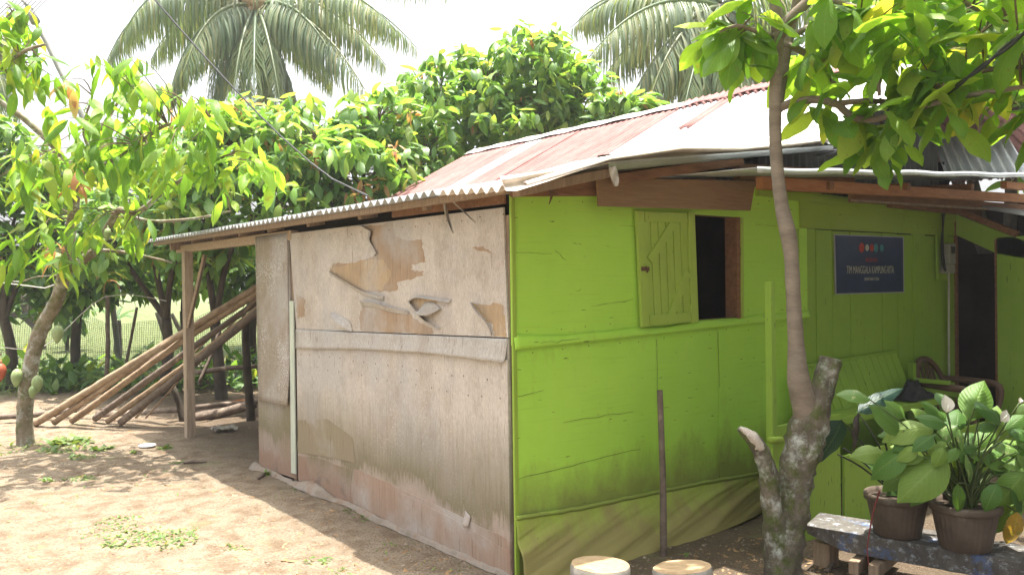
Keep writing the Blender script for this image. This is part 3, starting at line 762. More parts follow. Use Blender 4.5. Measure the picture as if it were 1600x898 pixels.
# ------------------------------------------------------------------ leaves
def leaf_mesh(name, mat, L=1.0, W=.36, droop=.25, fold=.12, wav=.02, rows=8, tipp=1.0, wide=.45, cols=4):
    vs, uv, fs = [], [], []
    for j in range(rows + 1):
        t = j / rows
        w = W / 2 * (math.sin(PI * t ** (math.log(.5) / math.log(wide))) ** .85) * (1 - .25 * max(0, t - .75) / .25 * tipp) if 0 < t < 1 else .004
        a = droop * t * 1.6
        y = L * (math.sin(a) / a if a > .01 else 1) * t; z = -L * (1 - math.cos(a)) / max(a, .01) * t
        for i in range(cols + 1):
            u = i / cols * 2 - 1
            vs.append((u * w, y, z - fold * abs(u) * w + fold * w * .4 + wav * abs(u) * math.sin(t * 17 + (2 if u > 0 else 0))))
            uv.append((i / cols, t))
    for j in range(rows):
        for i in range(cols):
            k = j * (cols + 1) + i; fs.append((k, k + 1, k + cols + 2, k + cols + 1))
    me = bpy.data.meshes.new(name); me.from_pydata(vs, [], fs)
    ul = me.uv_layers.new(name='UVMap')
    for lp_ in me.loops: ul.data[lp_.index].uv = uv[lp_.vertex_index]
    me.polygons.foreach_set('use_smooth', [True] * len(me.polygons))
    me.materials.append(M[mat]); return me
COCOA_R = [leaf_mesh('broad_leaf', 'leaf_cocoa', 1, .42, d, f, w, 8, .6, .56) for d, f, w in ((.35, .3, .016), (.6, .25, .02), (.25, .5, .012), (.8, .2, .02))]
COCOA = [leaf_mesh('cocoa_leaf', 'leaf_cocoa', 1, .30, d, f, w, 8, 2.4) for d, f, w in ((.35, .3, .010), (.6, .25, .014), (.2, .45, .008), (.8, .15, .012))]
FAR = [leaf_mesh('cocoa_leaf_far', 'leaf_cocoa_far', 1, .40, d, f, w, 5, 1, .45, 2) for d, f, w in ((.35, .3, .01), (.7, .25, .014), (.2, .45, .01))]
FLUSH = [leaf_mesh('flush_leaf', 'leaf_flush', 1, .30, .6, .4, .01, 5, 1, .45, 2)]
DARK = [leaf_mesh('dark_leaf', 'leaf_dark', 1, .40, d, .3, .01, 5, 1, .45, 2) for d in (.3, .7)]
def leaf_matrix(p, d, n, s):
    d = Vector(d).normalized(); x = d.cross(n)
    x = x.normalized() if x.length > 1e-4 else d.orthogonal().normalized(); z = x.cross(d)
    return Matrix(((x.x * s, d.x * s, z.x * s, p.x), (x.y * s, d.y * s, z.y * s, p.y), (x.z * s, d.z * s, z.z * s, p.z), (0, 0, 0, 1)))
def add_leaf(parent, me, mtx, name='leaf'):
    o = bpy.data.objects.new(name, me); COL.objects.link(o); o.parent = parent
    o.matrix_basis = Matrix.Translation(-world_loc(parent)) @ mtx; return o
def crown_mesh(parent, items, name='crown', kind='stuff'):
    if not items: return None
    base = world_loc(parent) if parent else Vector((0, 0, 0))
    groups = {}
    for me, m in items: groups.setdefault(me.name, (me, []))[1].append(m)
    V, F, UVs, RN, MI, mats = [], [], [], [], [], []
    off = 0
    for me, ms in groups.values():
        nv = len(me.vertices); co = np.empty(nv * 3); me.vertices.foreach_get('co', co); co = co.reshape(-1, 3)
        nl = len(me.loops); li = np.empty(nl, int); me.loops.foreach_get('vertex_index', li)
        uvd = np.empty(nl * 2); me.uv_layers[0].data.foreach_get('uv', uvd)
        A = np.array([[list(r) for r in m] for m in ms])
        P = np.einsum('nij,vj->nvi', A[:, :3, :3], co) + A[:, None, :3, 3] - np.array(base)
        n = len(ms); V.append(P.reshape(-1, 3))
        F.append((li[None, :] + (np.arange(n) * nv)[:, None] + off).reshape(-1)); off += n * nv
        UVs.append(np.tile(uvd, n)); RN.append(np.repeat(np.random.RandomState(n).rand(n), nv))
        mt = me.materials[0]
        if mt not in mats: mats.append(mt)
        MI.append(np.full(n * nl // 4, mats.index(mt)))
    V = np.concatenate(V); F = np.concatenate(F); UVs = np.concatenate(UVs); RN = np.concatenate(RN); MI = np.concatenate(MI)
    me = bpy.data.meshes.new(name); nf = len(F) // 4
    me.vertices.add(len(V)); me.vertices.foreach_set('co', V.astype(np.float32).ravel())
    me.loops.add(len(F)); me.loops.foreach_set('vertex_index', F.astype(np.int32))
    me.polygons.add(nf); me.polygons.foreach_set('loop_start', np.arange(0, nf * 4, 4, dtype=np.int32)); me.polygons.foreach_set('loop_total', np.full(nf, 4, dtype=np.int32))
    me.update(calc_edges=True)
    ul = me.uv_layers.new(name='UVMap'); ul.data.foreach_set('uv', UVs.astype(np.float32))
    at_ = me.attributes.new('rnd', 'FLOAT', 'POINT'); at_.data.foreach_set('value', RN.astype(np.float32))
    for m in mats: me.materials.append(m)
    me.polygons.foreach_set('material_index', MI.astype(np.int32)); me.polygons.foreach_set('use_smooth', np.ones(nf, dtype=bool))
    me.validate()
    o = bpy.data.objects.new(name, me); COL.objects.link(o); o.parent = parent
    if kind: o['kind'] = kind
    return o
def foliage(root, blobs, meshes, skel, size=(.20, .32), n_single=300, lpc=7, droop=(-75, 5), flush=.02, twig_r=.006, shell=.55, clump=.16):
    """blobs: (px, py, depth, rx_px, ry_px, depth radius m, clusters)"""
    items = []; tw = MB()
    for (px, py, d, rx, ry, rd, nc) in blobs:
        c = at(px, py, d); k = d / 1300
        for _ in range(nc):
            while True:
                q = Vector((U(-1, 1), U(-1, 1), U(-1, 1)))
                if shell * random.random() < q.length <= 1: break
            p = c + RT * (q.x * rx * k) + UP * (q.y * ry * k) + FW * (q.z * rd)
            if p.z < .5: continue
            s0 = min(skel, key=lambda s: (s - p).length_squared)
            if (s0 - p).length > .08 and twig_r:
                mid = s0.lerp(p, .55) + Vector((U(-.06, .06), U(-.06, .06), .10 * (p - s0).length))
                tw.tube([s0, mid, p], [twig_r * 1.6, twig_r, twig_r * .5], 4, 0, .12, False)
            n = max(3, int(random.gauss(lpc, 1.5))); a0 = U(0, 6.28); ms = meshes
            if random.random() < flush: ms = FLUSH
            for i in range(n):
                az = a0 + i * 2.4 + U(-.4, .4); el = R(U(*droop)) * (1 - .25 * (i / n))
                dr = Vector((math.cos(az) * math.cos(el), math.sin(az) * math.cos(el), math.sin(el)))
                bp = p + Vector((U(-1, 1), U(-1, 1), U(-1, .7))) * clump * .6
                nn = Vector((U(-.5, .5), U(-.5, .5), 1))
                items.append((random.choice(ms), leaf_matrix(bp, dr, nn, U(*size) * (1 if ms is not FLUSH else .8))))
    def rank(it):
        t = it[1].translation; x, y, d = proj(t)
        return d + (50 if not (-20 < x < 1620 and -20 < y < 920) else 0)
    items.sort(key=rank)
    for me, m in items[:n_single]: add_leaf(root, me, m)
    crown_mesh(root, items[n_single:])
    if tw.v: tw.build('twigs', 'twig', root, smooth=True)['kind'] = 'stuff'
    return items
def skel_pts(lines):
    out = []
    for pts in lines:
        for a, b in zip(pts, pts[1:]):
            for k in range(8): out.append(a.lerp(b, k / 8))
        out.append(pts[-1])
    return out
def pod(root, px, py, d, L=.16, mat='pod_green', tilt=.1):
    p = at(px, py, d); prof = []
    for i in range(13):
        t = i / 12; prof.append((L * .27 * max(.04, math.sin(PI * t ** .8) ** .75), L * (.5 - t)))
    mb = MB(); seg = 20; ax = Vector((tilt, 0, 1)).normalized(); x = ax.orthogonal().normalized(); y = ax.cross(x)
    for r, z in prof:
        for k in range(seg):
            a = 2 * PI * k / seg; rr = r * (1 + .07 * math.cos(a * 10)); mb.v.append(p + ax * z + (x * math.cos(a) + y * math.sin(a)) * rr)
    n = len(prof)
    mb.f = [(i * seg + k, i * seg + (k + 1) % seg, (i + 1) * seg + (k + 1) % seg, (i + 1) * seg + k) for i in range(n - 1) for k in range(seg)] + [tuple(range(seg)), tuple(range((n - 1) * seg, n * seg))[::-1]]
    mb.tube([p + ax * L * .48, p + ax * L * .62 + Vector((0, .02, 0))], [.006, .005], 6)
    return mb.build('pod', mat, root, smooth=True)

# ------------------------------------------------------------------ left cocoa tree
b = onz(40, 692); D0 = proj(b)[2]
LT = thing('cocoa_tree', 'leaning lichen-spotted cocoa tree with green pods at the left of the yard', 'tree', b)
LTR = .9
tr = [at(40, 700, D0), at(38, 650, D0), at(46, 580, D0), at(62, 520, D0), at(88, 470, D0 - .05), at(102, 420, D0 - .1), at(112, 350, D0 - .15), at(122, 290, D0 - .25), at(140, 235, D0 - .3), at(165, 190, D0 - .35)]
MB().tube(tr, [q * LTR for q in (.095, .083, .08, .078, .074, .066, .055, .045, .032, .02)], 14, .10, .05).build('trunk', 'bark_left', LT, smooth=True)
def P(*a): return [at(x, y, D0 + dd) for x, y, dd in a]
br = [P((102, 425, -.1), (126, 408, -.15), (150, 390, -.2), (172, 350, -.25), (187, 328, -.3), (215, 332, -.35), (255, 300, -.4), (300, 271, -.5), (340, 250, -.6)),
      P((118, 300, -.2), (112, 262, -.25), (70, 215, -.3), (20, 172, -.4), (-30, 140, -.5)),
      P((122, 290, -.25), (165, 258, -.4), (215, 225, -.6), (262, 195, -.7), (330, 188, -.8)),
      P((187, 328, -.3), (230, 345, -.2), (300, 342, -.2), (360, 330, -.3)),
      P((165, 190, -.35), (190, 150, -.4), (205, 110, -.4)),
      P((140, 235, -.3), (130, 200, -.4), (145, 150, -.5)),
      P((150, 390, -.2), (200, 395, 0), (270, 410, .1)),
      P((102, 430, -.1), (60, 432, 0), (30, 440, .1), (0, 436, .2))]
rad = [[.05, .048, .042, .036, .032, .028, .022, .016, .01], [.035, .033, .03, .026, .02], [.03, .026, .022, .016, .01], [.02, .018, .014, .008], [.018, .012, .007], [.018, .012, .007], [.02, .016, .01], [.008, .007, .006, .005]]
for pts, r_ in zip(br, rad): MB().tube(pts, r_, 10, .08, .05).build('branch', 'bark_left', LT, smooth=True)
foliage(LT, [(155, 165, 7.4, 70, 55, .5, 11), (215, 115, 7.3, 70, 45, .5, 9), (290, 165, 7.2, 60, 55, .5, 9), (150, 255, 7.5, 90, 50, .5, 11), (255, 250, 7.6, 90, 45, .5, 11),
             (345, 215, 7.4, 60, 60, .5, 11), (375, 260, 7.7, 55, 45, .5, 8), (60, 395, 7.8, 60, 55, .5, 10), (190, 345, 8.0, 55, 35, .5, 6), (70, 210, 7.6, 60, 50, .5, 7), (120, 340, 7.3, 40, 30, .3, 3), (40, 300, 7.8, 60, 50, .6, 9), (180, 210, 7.5, 60, 40, .5, 7)],
        COCOA, skel_pts(br + [tr[5:]]), (.15, .34), 300, 6, (-85, -8), .05, .005)
for q in ((168, 366, -.32), (159, 381, -.3), (90, 522, -.12), (26, 590, -.1), (58, 600, -.12), (51, 612, -.16)): pod(LT, q[0], q[1], D0 + q[2], .19 if q[0] in (26, 58, 90) else .13)

# neighbouring cocoa tree, trunk out of view to the left
b = onz(-150, 740); D1 = proj(b)[2]
NL = thing('cocoa_tree', 'cocoa tree beyond the left edge reaching leaves and a ripe red pod into view', 'tree', b)
tr = [at(-150, 750, D1), at(-140, 560, D1), at(-120, 400, D1), at(-90, 250, D1), at(-50, 160, D1 - .1)]
MB().tube(tr, [.09, .08, .07, .055, .03], 12, .1, .06).build('trunk', 'bark_left', NL, smooth=True)
br = [[at(-90, 250, D1), at(-30, 140, D1 - .2), at(30, 85, D1 - .4), at(70, 70, D1 - .5)], [at(-50, 160, D1 - .1), at(-10, 60, D1 - .2), at(20, 20, D1 - .2)], [at(-140, 560, D1), at(-70, 530, D1), at(-20, 535, D1), at(1, 555, D1)]]
for pts in br: MB().tube(pts, [.035, .025, .016, .01][:len(pts)], 8, .08, .06).build('branch', 'bark_left', NL, smooth=True)
foliage(NL, [(28, 65, D1 - .3, 48, 30, .3, 8), (40, 95, D1 - .4, 50, 30, .3, 6), (5, 30, D1 - .2, 30, 25, .3, 4), (-60, 120, D1, 80, 80, .6, 12)], COCOA, skel_pts(br), (.17, .26), 140, 6, (-80, -5), .0, .005)
pod(NL, 0, 582, D1, .17, 'pod_red')

# ------------------------------------------------------------------ foreground tree on the mossy stump
b = onz(1226, 922); D2 = proj(b)[2]
FT = thing('shade_tree', 'slim young tree growing from a mossy sawn stump before the green porch', 'tree', b)
def Q2(*a): return [at(x, y, D2 + dd) for x, y, dd in a]
k = D2 / 1300
MB().tube(Q2((1224, 935, 0), (1223, 898, 0), (1226, 850, 0), (1236, 810, 0), (1242, 780, 0), (1244, 740, 0), (1255, 700, 0), (1266, 660, 0), (1277, 630, .0), (1288, 595, .02), (1298, 562, .03)),
          [34 * k, 30 * k, 28 * k, 24 * k, 23 * k, 26 * k, 29 * k, 28 * k, 21 * k, 18 * k, 17 * k], 26, .20, .022, True, 5).build('mossy_stump', 'bark_moss', FT, smooth=True)
MB().tube(Q2((1298.4, 561.0, .03), (1299, 558.5, .03)), [17.5 * k, 15.5 * k], 20, .2, None, True, 6).build('sawn_end', 'bark_moss', FT)
MB().tube(Q2((1222, 900, -.01), (1215, 850, -.03), (1208, 810, -.05), (1204, 780, -.06), (1200, 740, -.07), (1189, 705, -.08), (1173, 683, -.09), (1154, 669, -.09)),
          [22 * k, 20 * k, 16 * k, 14.5 * k, 15 * k, 12 * k, 11 * k, 4 * k], 20, .20, .02, True, 5).build('broken_limb', 'bark_moss', FT, smooth=True)
MB().tube(Q2((1190, 701, -.105), (1175, 681, -.115), (1156, 668, -.11)), [7 * k, 8 * k, 3 * k], 12, .5, .012, True, 9).build('split_wood', 'plywood_grey', FT, smooth=True)
stem = Q2((1264, 695, .03), (1260, 650, -.005), (1248, 595, -.04), (1244, 540, -.03), (1240, 470, -.03), (1236, 400, -.02), (1230, 360, -.02), (1221, 320, 0), (1214, 260, 0), (1211, 200, 0), (1212, 140, 0), (1214, 90, 0), (1215, 52, 0))
MB().tube(stem, [12 * k, 20 * k, 17 * k, 12.5 * k, 11 * k, 11 * k, 12.5 * k, 10.5 * k, 9.5 * k, 9.5 * k, 9.5 * k, 9.5 * k, 9.5 * k], 18, .06, .04).build('trunk', 'bark_smooth', FT, smooth=True)
br = [Q2((1215, 56, 0), (1212, 20, 0), (1209, -40, 0), (1205, -100, .1)), Q2((1215, 60, 0), (1235, 30, -.02), (1270, -5, -.05), (1320, -60, -.1)),
      Q2((1213, 175, .03), (1222, 120, .1), (1232, 60, .14), (1245, 0, .18), (1250, -60, .2)),
      Q2((1216, 170, 0), (1240, 159, -.04), (1285, 156, -.08), (1310, 164, -.1), (1330, 182, -.14), (1365, 187, -.2), (1420, 172, -.3), (1500, 152, -.45), (1610, 134, -.6)),
      Q2((1310, 162, -.1), (1345, 158, -.15), (1400, 158, -.1), (1440, 150, 0)),
      Q2((1225, 70, .12), (1260, 85, .1), (1292, 125, .08), (1310, 135, .05)), Q2((1420, 172, -.3), (1470, 140, -.35), (1540, 110, -.4), (1600, 105, -.4)),
      Q2((1270, -5, -.05), (1370, 30, -.2), (1372, 100, -.25), (1374, 150, -.25)), Q2((1232, 60, .14), (1280, 40, .2), (1282, 95, .2)),
      Q2((1209, 60, 0), (1185, 50, -.05), (1150, 40, -.1), (1125, 50, -.12)), Q2((1320, -60, -.1), (1450, -20, -.2), (1560, 30, -.3))]
rad = [[9.5, 9, 8, 6], [10, 9, 8, 6], [9, 9, 8, 7, 6], [7, 6.5, 6, 6, 5.5, 5, 4.5, 4, 3], [5, 4.5, 4, 3], [6, 5.5, 5, 4], [4.5, 4, 3.5, 3], [6, 5, 3.5, 2.5], [5, 4, 3], [5, 4, 3, 2], [6, 5, 3]]
for pts, r_ in zip(br, rad): MB().tube(pts, [q * k for q in r_], 10, .07, .04).build('branch', 'bark_smooth', FT, smooth=True)
MB().prism([at(*p, D2 - .045 - 26 * k * .4) for p in [(1243, 574), (1258, 571), (1261, 588), (1258, 597), (1244, 596)]], FW * .06).build('pruning_cut', 'cut_wood_orange', FT, bevel=.003)
kn = at(1256, 708, D2 - 28 * k)
def knot(u, v):
    a = u * 2 * PI; r = (.016 + .022 * v); return kn + (RT * math.cos(a) + UP * math.sin(a) * 1.15) * r + FW * (.028 * (1 - v) - .010 * math.sin(v * PI) + .010 * v)
MB().grid(knot, 20, 6).build('knot_ring', 'bark_moss', FT, smooth=True)
foliage(FT, [(1135, 40, 4.1, 26, 40, .2, 6), (1165, 70, 4.1, 22, 30, .2, 2), (1285, 45, 4.2, 55, 60, .35, 9), (1365, 45, 4.0, 60, 65, .4, 11), (1300, 150, 4.1, 40, 25, .2, 3), (1385, 170, 4.0, 50, 40, .3, 8), (1400, 205, 4.0, 35, 20, .2, 3),
             (1470, 60, 3.8, 75, 60, .4, 11), (1570, 50, 3.7, 60, 55, .4, 8), (1590, 140, 3.8, 30, 35, .3, 3), (1500, 140, 3.7, 40, 20, .2, 2), (1450, -60, 3.9, 180, 40, .5, 10), (1600, -90, 3.6, 160, 90, .8, 12), (1150, -190, 4.0, 150, 70, .5, 22)],  # last cluster hangs out of view, added to shade the log stools
        COCOA_R, skel_pts(br), (.13, .31), 300, 7, (-55, 20), .0, .004)

# ------------------------------------------------------------------ big tree added beyond the right edge to shade the porch
b = Vector((4.6, -5.4, 0)); t = thing('shade_tree', 'dense tree added beyond the right edge to shade the porch, outer leaves in the top right corner', 'tree', b)
fk = b + Vector((.1, .2, 1.9))
MB().tube([b - Vector((0, 0, .1)), b + Vector((.05, .05, 1)), fk], [.17, .15, .13], 12, .1, .1).build('trunk', 'bark_left', t, smooth=True)
its, lines = [], []
tops = [(2.6, -3.1, 3.9), (4.4, -3.6, 4.6), (6.0, -3.2, 4.2), (3.4, -5.8, 4.4), (5.6, -6.0, 4.8), (1.6, -6.0, 4.6), (4.5, -4.5, 3.2), (2.4, -4.6, 5.2), (6.4, -4.8, 3.0), (.6, -5.4, 3.6), (2.2, -5.6, 2.9), (3.6, -4.5, 2.5), (0., -6.8, 4.6), (5.2, -3.6, 2.6), (1.8, -4.0, 4.4), (-1.2, -6.6, 4.2), (3.2, -3.0, 4.9), (2.9, -2.5, 3.9), (4.0, -2.0, 4.1), (3.6, -3.2, 3.4), (4.6, -2.6, 3.2), (1.2, -3.6, 5.2)]
for q in tops:
    q = Vector(q); ln = [fk, fk.lerp(q, .5) + Vector((0, 0, .25)), q]; lines.append(ln)
    MB().tube(ln, [.08, .05, .02], 8, .1, .15).build('limb', 'bark_left', t, smooth=True)
    for _ in range(150):
        v3 = Vector((random.gauss(0, 1), random.gauss(0, 1), random.gauss(0, 1))).normalized() * random.random() ** .4
        p = q + Vector((v3.x * 1.25, v3.y * 1.1, v3.z * .85))
        X_, Y_, D_ = proj(p)
        if D_ > .2 and X_ < 1540 and Y_ > -60: continue
        for _k in range(8):
            az = U(0, 6.28); el = R(U(-75, 15))
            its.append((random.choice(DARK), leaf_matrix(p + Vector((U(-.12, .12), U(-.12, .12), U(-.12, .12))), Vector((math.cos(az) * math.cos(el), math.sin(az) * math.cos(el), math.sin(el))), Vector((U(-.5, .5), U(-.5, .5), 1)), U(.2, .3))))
crown_mesh(t, its)

# ------------------------------------------------------------------ background cocoa trees
def back_tree(base_px, d, blobs, label, size=(.20, .32), lpc=9, meshes=FAR, n_single=170, flush=.02, rtrunk=.09, group='cocoa trees behind the shack'):
    bp = at(base_px, 449, d); bp.z = 0
    t = thing('cocoa_tree', label, 'tree', bp, group)
    cs = [at(q[0], q[1], q[2]) for q in blobs]
    fork = bp + Vector((U(-.1, .1), U(-.1, .1), 1.1)); mid = bp.lerp(fork, .5) + Vector((U(-.06, .06), U(-.06, .06), 0))
    MB().tube([bp - Vector((0, 0, .1)), mid, fork], [rtrunk, rtrunk * .85, rtrunk * .75], 9, .1, .12).build('trunk', 'bark_dark', t, smooth=True)
    lines = []
    for c in cs:
        m_ = fork.lerp(c, .5) + Vector((U(-.2, .2), U(-.2, .2), .15)); lines.append([fork - Vector((0, 0, .03)), m_, c])
        MB().tube([fork - Vector((0, 0, .03)), m_, c], [rtrunk * .6, rtrunk * .4, rtrunk * .15], 7, .1, .15).build('limb', 'bark_dark', t, smooth=True)
    foliage(t, blobs, meshes, skel_pts(lines), size, n_single, lpc, (-75, 25), flush, .006, .5, .22)
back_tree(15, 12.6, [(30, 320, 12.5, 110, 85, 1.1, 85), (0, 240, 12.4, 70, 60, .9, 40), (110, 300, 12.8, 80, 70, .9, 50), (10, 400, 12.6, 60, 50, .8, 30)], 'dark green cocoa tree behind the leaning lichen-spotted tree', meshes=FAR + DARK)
back_tree(250, 12.0, [(235, 310, 11.8, 110, 80, 1.1, 90), (180, 380, 11.6, 90, 50, .9, 45), (300, 380, 11.4, 80, 45, .9, 45)], 'cocoa tree behind the stacked poles and net fence', flush=.06)
back_tree(345, 11.4, [(360, 230, 11.2, 90, 75, 1.0, 75), (330, 310, 11.2, 90, 70, 1.0, 60), (440, 300, 10.8, 70, 60, .9, 50)], 'cocoa tree behind the open end of the lean-to roof', flush=.07)
back_tree(520, 11.4, [(500, 235, 11.2, 90, 80, 1.0, 85), (570, 260, 11.0, 90, 60, 1.0, 70), (590, 190, 11.6, 70, 50, .9, 50)], 'cocoa tree with orange new leaves above the corrugated eave', flush=.09)
back_tree(700, 13.2, [(690, 180, 13.0, 80, 90, 1.2, 90), (660, 250, 12.4, 80, 60, 1.1, 70), (760, 130, 13.4, 70, 60, 1.1, 60)], 'tall cocoa tree left of the pale ridge cap', flush=.07)
back_tree(850, 13.6, [(840, 115, 13.4, 85, 75, 1.3, 110), (800, 190, 13.2, 90, 55, 1.2, 80), (905, 160, 13.4, 60, 60, 1.1, 60)], 'tallest round cocoa tree behind the middle of the roof', flush=.02)
back_tree(985, 13.0, [(970, 180, 12.8, 70, 40, 1.0, 55), (1030, 190, 12.8, 40, 25, .8, 20)], 'low cocoa tree in front of the coconut trunk', flush=.07)
back_tree(1590, 10.0, [(1500, 40, 9.6, 150, 80, 1.2, 110), (1590, 110, 9.4, 70, 90, 1.0, 60), (1400, 20, 9.8, 100, 60, 1.1, 60), (1590, 230, 9.8, 40, 50, .8, 25)], 'leafy tree behind the right end of the roof', rtrunk=.16, group=None)
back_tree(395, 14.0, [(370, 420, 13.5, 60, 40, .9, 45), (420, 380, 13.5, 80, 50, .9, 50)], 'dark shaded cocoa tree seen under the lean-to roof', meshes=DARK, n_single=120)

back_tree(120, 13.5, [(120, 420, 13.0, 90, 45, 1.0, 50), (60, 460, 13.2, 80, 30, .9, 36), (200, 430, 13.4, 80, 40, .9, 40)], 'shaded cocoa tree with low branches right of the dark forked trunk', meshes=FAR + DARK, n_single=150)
back_tree(290, 15.0, [(290, 420, 14.8, 80, 40, 1.0, 50), (250, 240, 14.0, 110, 60, 1.1, 70), (420, 200, 14.5, 90, 50, 1.1, 60)], 'far cocoa tree above the slanting stakes', n_single=120)
# ------------------------------------------------------------------ coconut palms
def frond(root, a, c, t, ll=1.25, dens=84):
    mb = MB(); pts = []
    for i in range(17):
        s_ = i / 16; pts.append(a * (1 - s_) ** 2 + c * 2 * s_ * (1 - s_) + t * s_ ** 2)
    mb.tube(pts, [.05 * (1 - i / 16) + .008 for i in range(17)], 5)
    items = []
    for i in range(dens):
        s_ = .10 + .89 * i / dens; x = s_ * 16; q = min(int(x), 15); p = pts[q].lerp(pts[q + 1], x - q); tg = (pts[q + 1] - pts[q]).normalized()
        side = tg.cross(Vector((0, 0, 1)));  side = side.normalized() if side.length > .05 else tg.orthogonal().normalized()
        L = ll * (math.sin(PI * (.18 + .78 * s_)) ** .6) * U(.85, 1.1)
        for sg in (-1, 1):
            dr = (side * sg * .75 + tg * .55 + Vector((U(-.1, .1), U(-.1, .1), U(-1.0, -.35)))).normalized()
            items.append((PALML, leaf_matrix(p, dr, Vector((0, 0, 1)), L)))
    o = mb.build('frond', 'leaf_palm', root, smooth=True)
    lf = crown_mesh(o, items, 'leaflets'); lf.location = (0, 0, 0)
    return o
PALML = leaf_mesh('palm_leaflet', 'leaf_palm', 1, .046, .75, .3, 0, 3, 1, .35, 2)
def palm(label, crown, d, fr, base_px, nuts, r=.16):
    c = at(*crown, d); bp = at(base_px, 449, d); bp.z = 0
    t = thing('coconut_palm', label, 'palm tree', bp, 'coconut palms in the background')
    MB().tube([bp - Vector((0, 0, .2)), bp.lerp(c, .5) + RT * .15, c], [r * 1.3, r, r * .8], 12, .05, .4).build('trunk', 'bark_palm', t, smooth=True)
    for (cx, cy, cd, tx, ty, td) in fr:
        frond(t, c + (at(cx, cy, d + cd) - c) * .03, at(cx, cy, d + cd), at(tx, ty, d + td))
    for (x, y) in nuts:
        p = at(x, y, d - .35); MB().lathe(p, [(.03, -.17), (.10, -.13), (.14, -.03), (.14, .05), (.09, .13), (.02, .17)], 12).build('coconut', 'coconut', t, smooth=True)
palm('coconut palm with a nut cluster left of the sky gap', (400, 10), 21, [
    (230, -60, 0, 165, 100, -.5), (300, -30, 1, 235, 95, 1), (290, 10, -1, 262, 165, -1), (330, 30, -1.5, 330, 200, -2), (345, 60, 1, 335, 170, 1),
    (396, 60, -2.5, 397, 165, -3), (470, 20, 1, 520, 135, 1.5), (430, 60, 1, 478, 200, 1.2), (500, -40, -1, 605, 105, -1), (540, -60, 1, 655, 80, 1), (470, -20, -2, 530, 110, -2.5),
    (560, -120, 0, 700, -10, 0), (300, -120, 0, 180, -20, 0), (400, -150, 1, 460, -160, 2), (350, -140, -1, 300, -170, -2), (440, 70, 0, 450, 150, .5), (370, 50, -2, 362, 190, -2.5), (420, 40, -2, 440, 175, -2.5), (320, -10, -2, 285, 120, -3), (490, 0, -2, 570, 140, -3), (250, -80, -2, 190, 60, -3), (520, -70, -2, 620, 50, -3)], 420,
    [(355, 3), (368, 8), (380, 16), (392, 20), (402, 12), (386, 4), (374, 20), (408, 4), (398, 30), (362, -4)])
palm('coconut palm behind the bright bare roof', (1125, 10), 19, [
    (1000, -60, 0, 890, 45, 0), (1020, 0, -1, 945, 120, -1), (1050, 20, -2, 975, 175, -2), (1060, 30, 1, 1035, 160, 1), (1110, 70, -2, 1090, 190, -2.5), (1125, 70, -2.5, 1140, 170, -3),
    (1180, 20, -1, 1230, 160, -1.5), (1210, 0, 1, 1290, 130, 1), (1240, -60, 0, 1360, 40, 0), (1040, -100, 1, 930, -20, 1.5), (1070, 60, 1, 1060, 190, 1), (1160, 60, 0, 1185, 175, 0),
    (960, -40, 1.5, 905, 30, 2), (1010, -30, -2, 920, 90, -2.5), (1040, 40, -2, 1010, 180, -2.5), (1090, 60, -2, 1065, 190, -3), (1080, 20, 1, 1000, 140, 1), (1150, 50, -2, 1165, 180, -3), (1190, 40, 1, 1240, 180, 1), (1120, -140, 0, 1180, -150, 0)], 1095, [(1105, 25), (1118, 30), (1130, 26)], .22)
palm('coconut palm at the far left edge of the view', (-70, 60), 20, [
    (-20, 40, 0, 30, 180, 0), (-30, 80, -1, -5, 210, -1), (0, 20, 1, 60, 130, 1), (-10, 60, -1, 10, 160, -1.5), (-120, 60, 0, -160, 180, 0), (-70, -40, 0, -20, -60, 0)], -75, [])

# ------------------------------------------------------------------ field side: fence, stakes, poles, logs
def pole(name, a, bb, r0, r1, mat, label, cat, group=None, rough=.10, bend=0.0):
    a = Vector(a); bb = Vector(bb); m_ = a.lerp(bb, .5) + Vector((U(-1, 1), U(-1, 1), U(-1, 1))) * bend
    o = MB().tube([a, a.lerp(m_, .5), m_, m_.lerp(bb, .5), bb], [r0, r0 * .97, (r0 + r1) / 2, r1 * 1.03, r1], 10, rough, .08).build(name, mat, None, loc=a, smooth=True)
    return tag(o, label, cat, group)
gp = 'poles leaning on the lean-to'
for q in ((55, 664, 9.0, 416, 440, 8.95, .048, .04, 'pole_pale', 'pale peeled pole, lowest at its foot and topmost of the leaning bundle'),
          (112, 660, 8.9, 416, 452, 8.95, .045, .038, 'pole_pale', 'pale knotty pole second in the leaning bundle'),
          (148, 657, 8.95, 416, 463, 9.05, .045, .036, 'pole_dark', 'dark barked pole in the middle of the leaning bundle'),
          (188, 663, 8.75, 416, 476, 8.85, .047, .04, 'pole_dark', 'thick grey barked pole at the underside of the leaning bundle'),
          (84, 663, 8.92, 416, 446, 8.98, .040, .034, 'pole_pale', 'pale pole wedged between the two upper poles of the leaning bundle'),
          (168, 661, 8.85, 416, 470, 8.95, .040, .034, 'pole_pale', 'tan pole wedged above the thick grey pole of the leaning bundle'),
          (212, 655, 8.9, 400, 470, 9.1, .014, .012, 'pole_pale', 'thin split bamboo strip below the leaning poles'),
          (228, 655, 8.9, 380, 490, 9.1, .012, .010, 'pole_pale', 'thinnest bamboo strip nearest the wooden post'),
          (85, 650, 9.2, 416, 447, 9.2, .035, .03, 'pole_dark', 'slim dark pole hidden at the back of the leaning bundle')):
    f = onz(q[0], q[1]); dd = proj(f)[2]; top = at(q[3], q[4], q[5])
    pole('leaning_pole', Vector((f.x, f.y, .02)), top + (top - f) * .16, q[6] * .86, q[7] * .86, q[8], q[9], 'pole', gp, .17, .05)
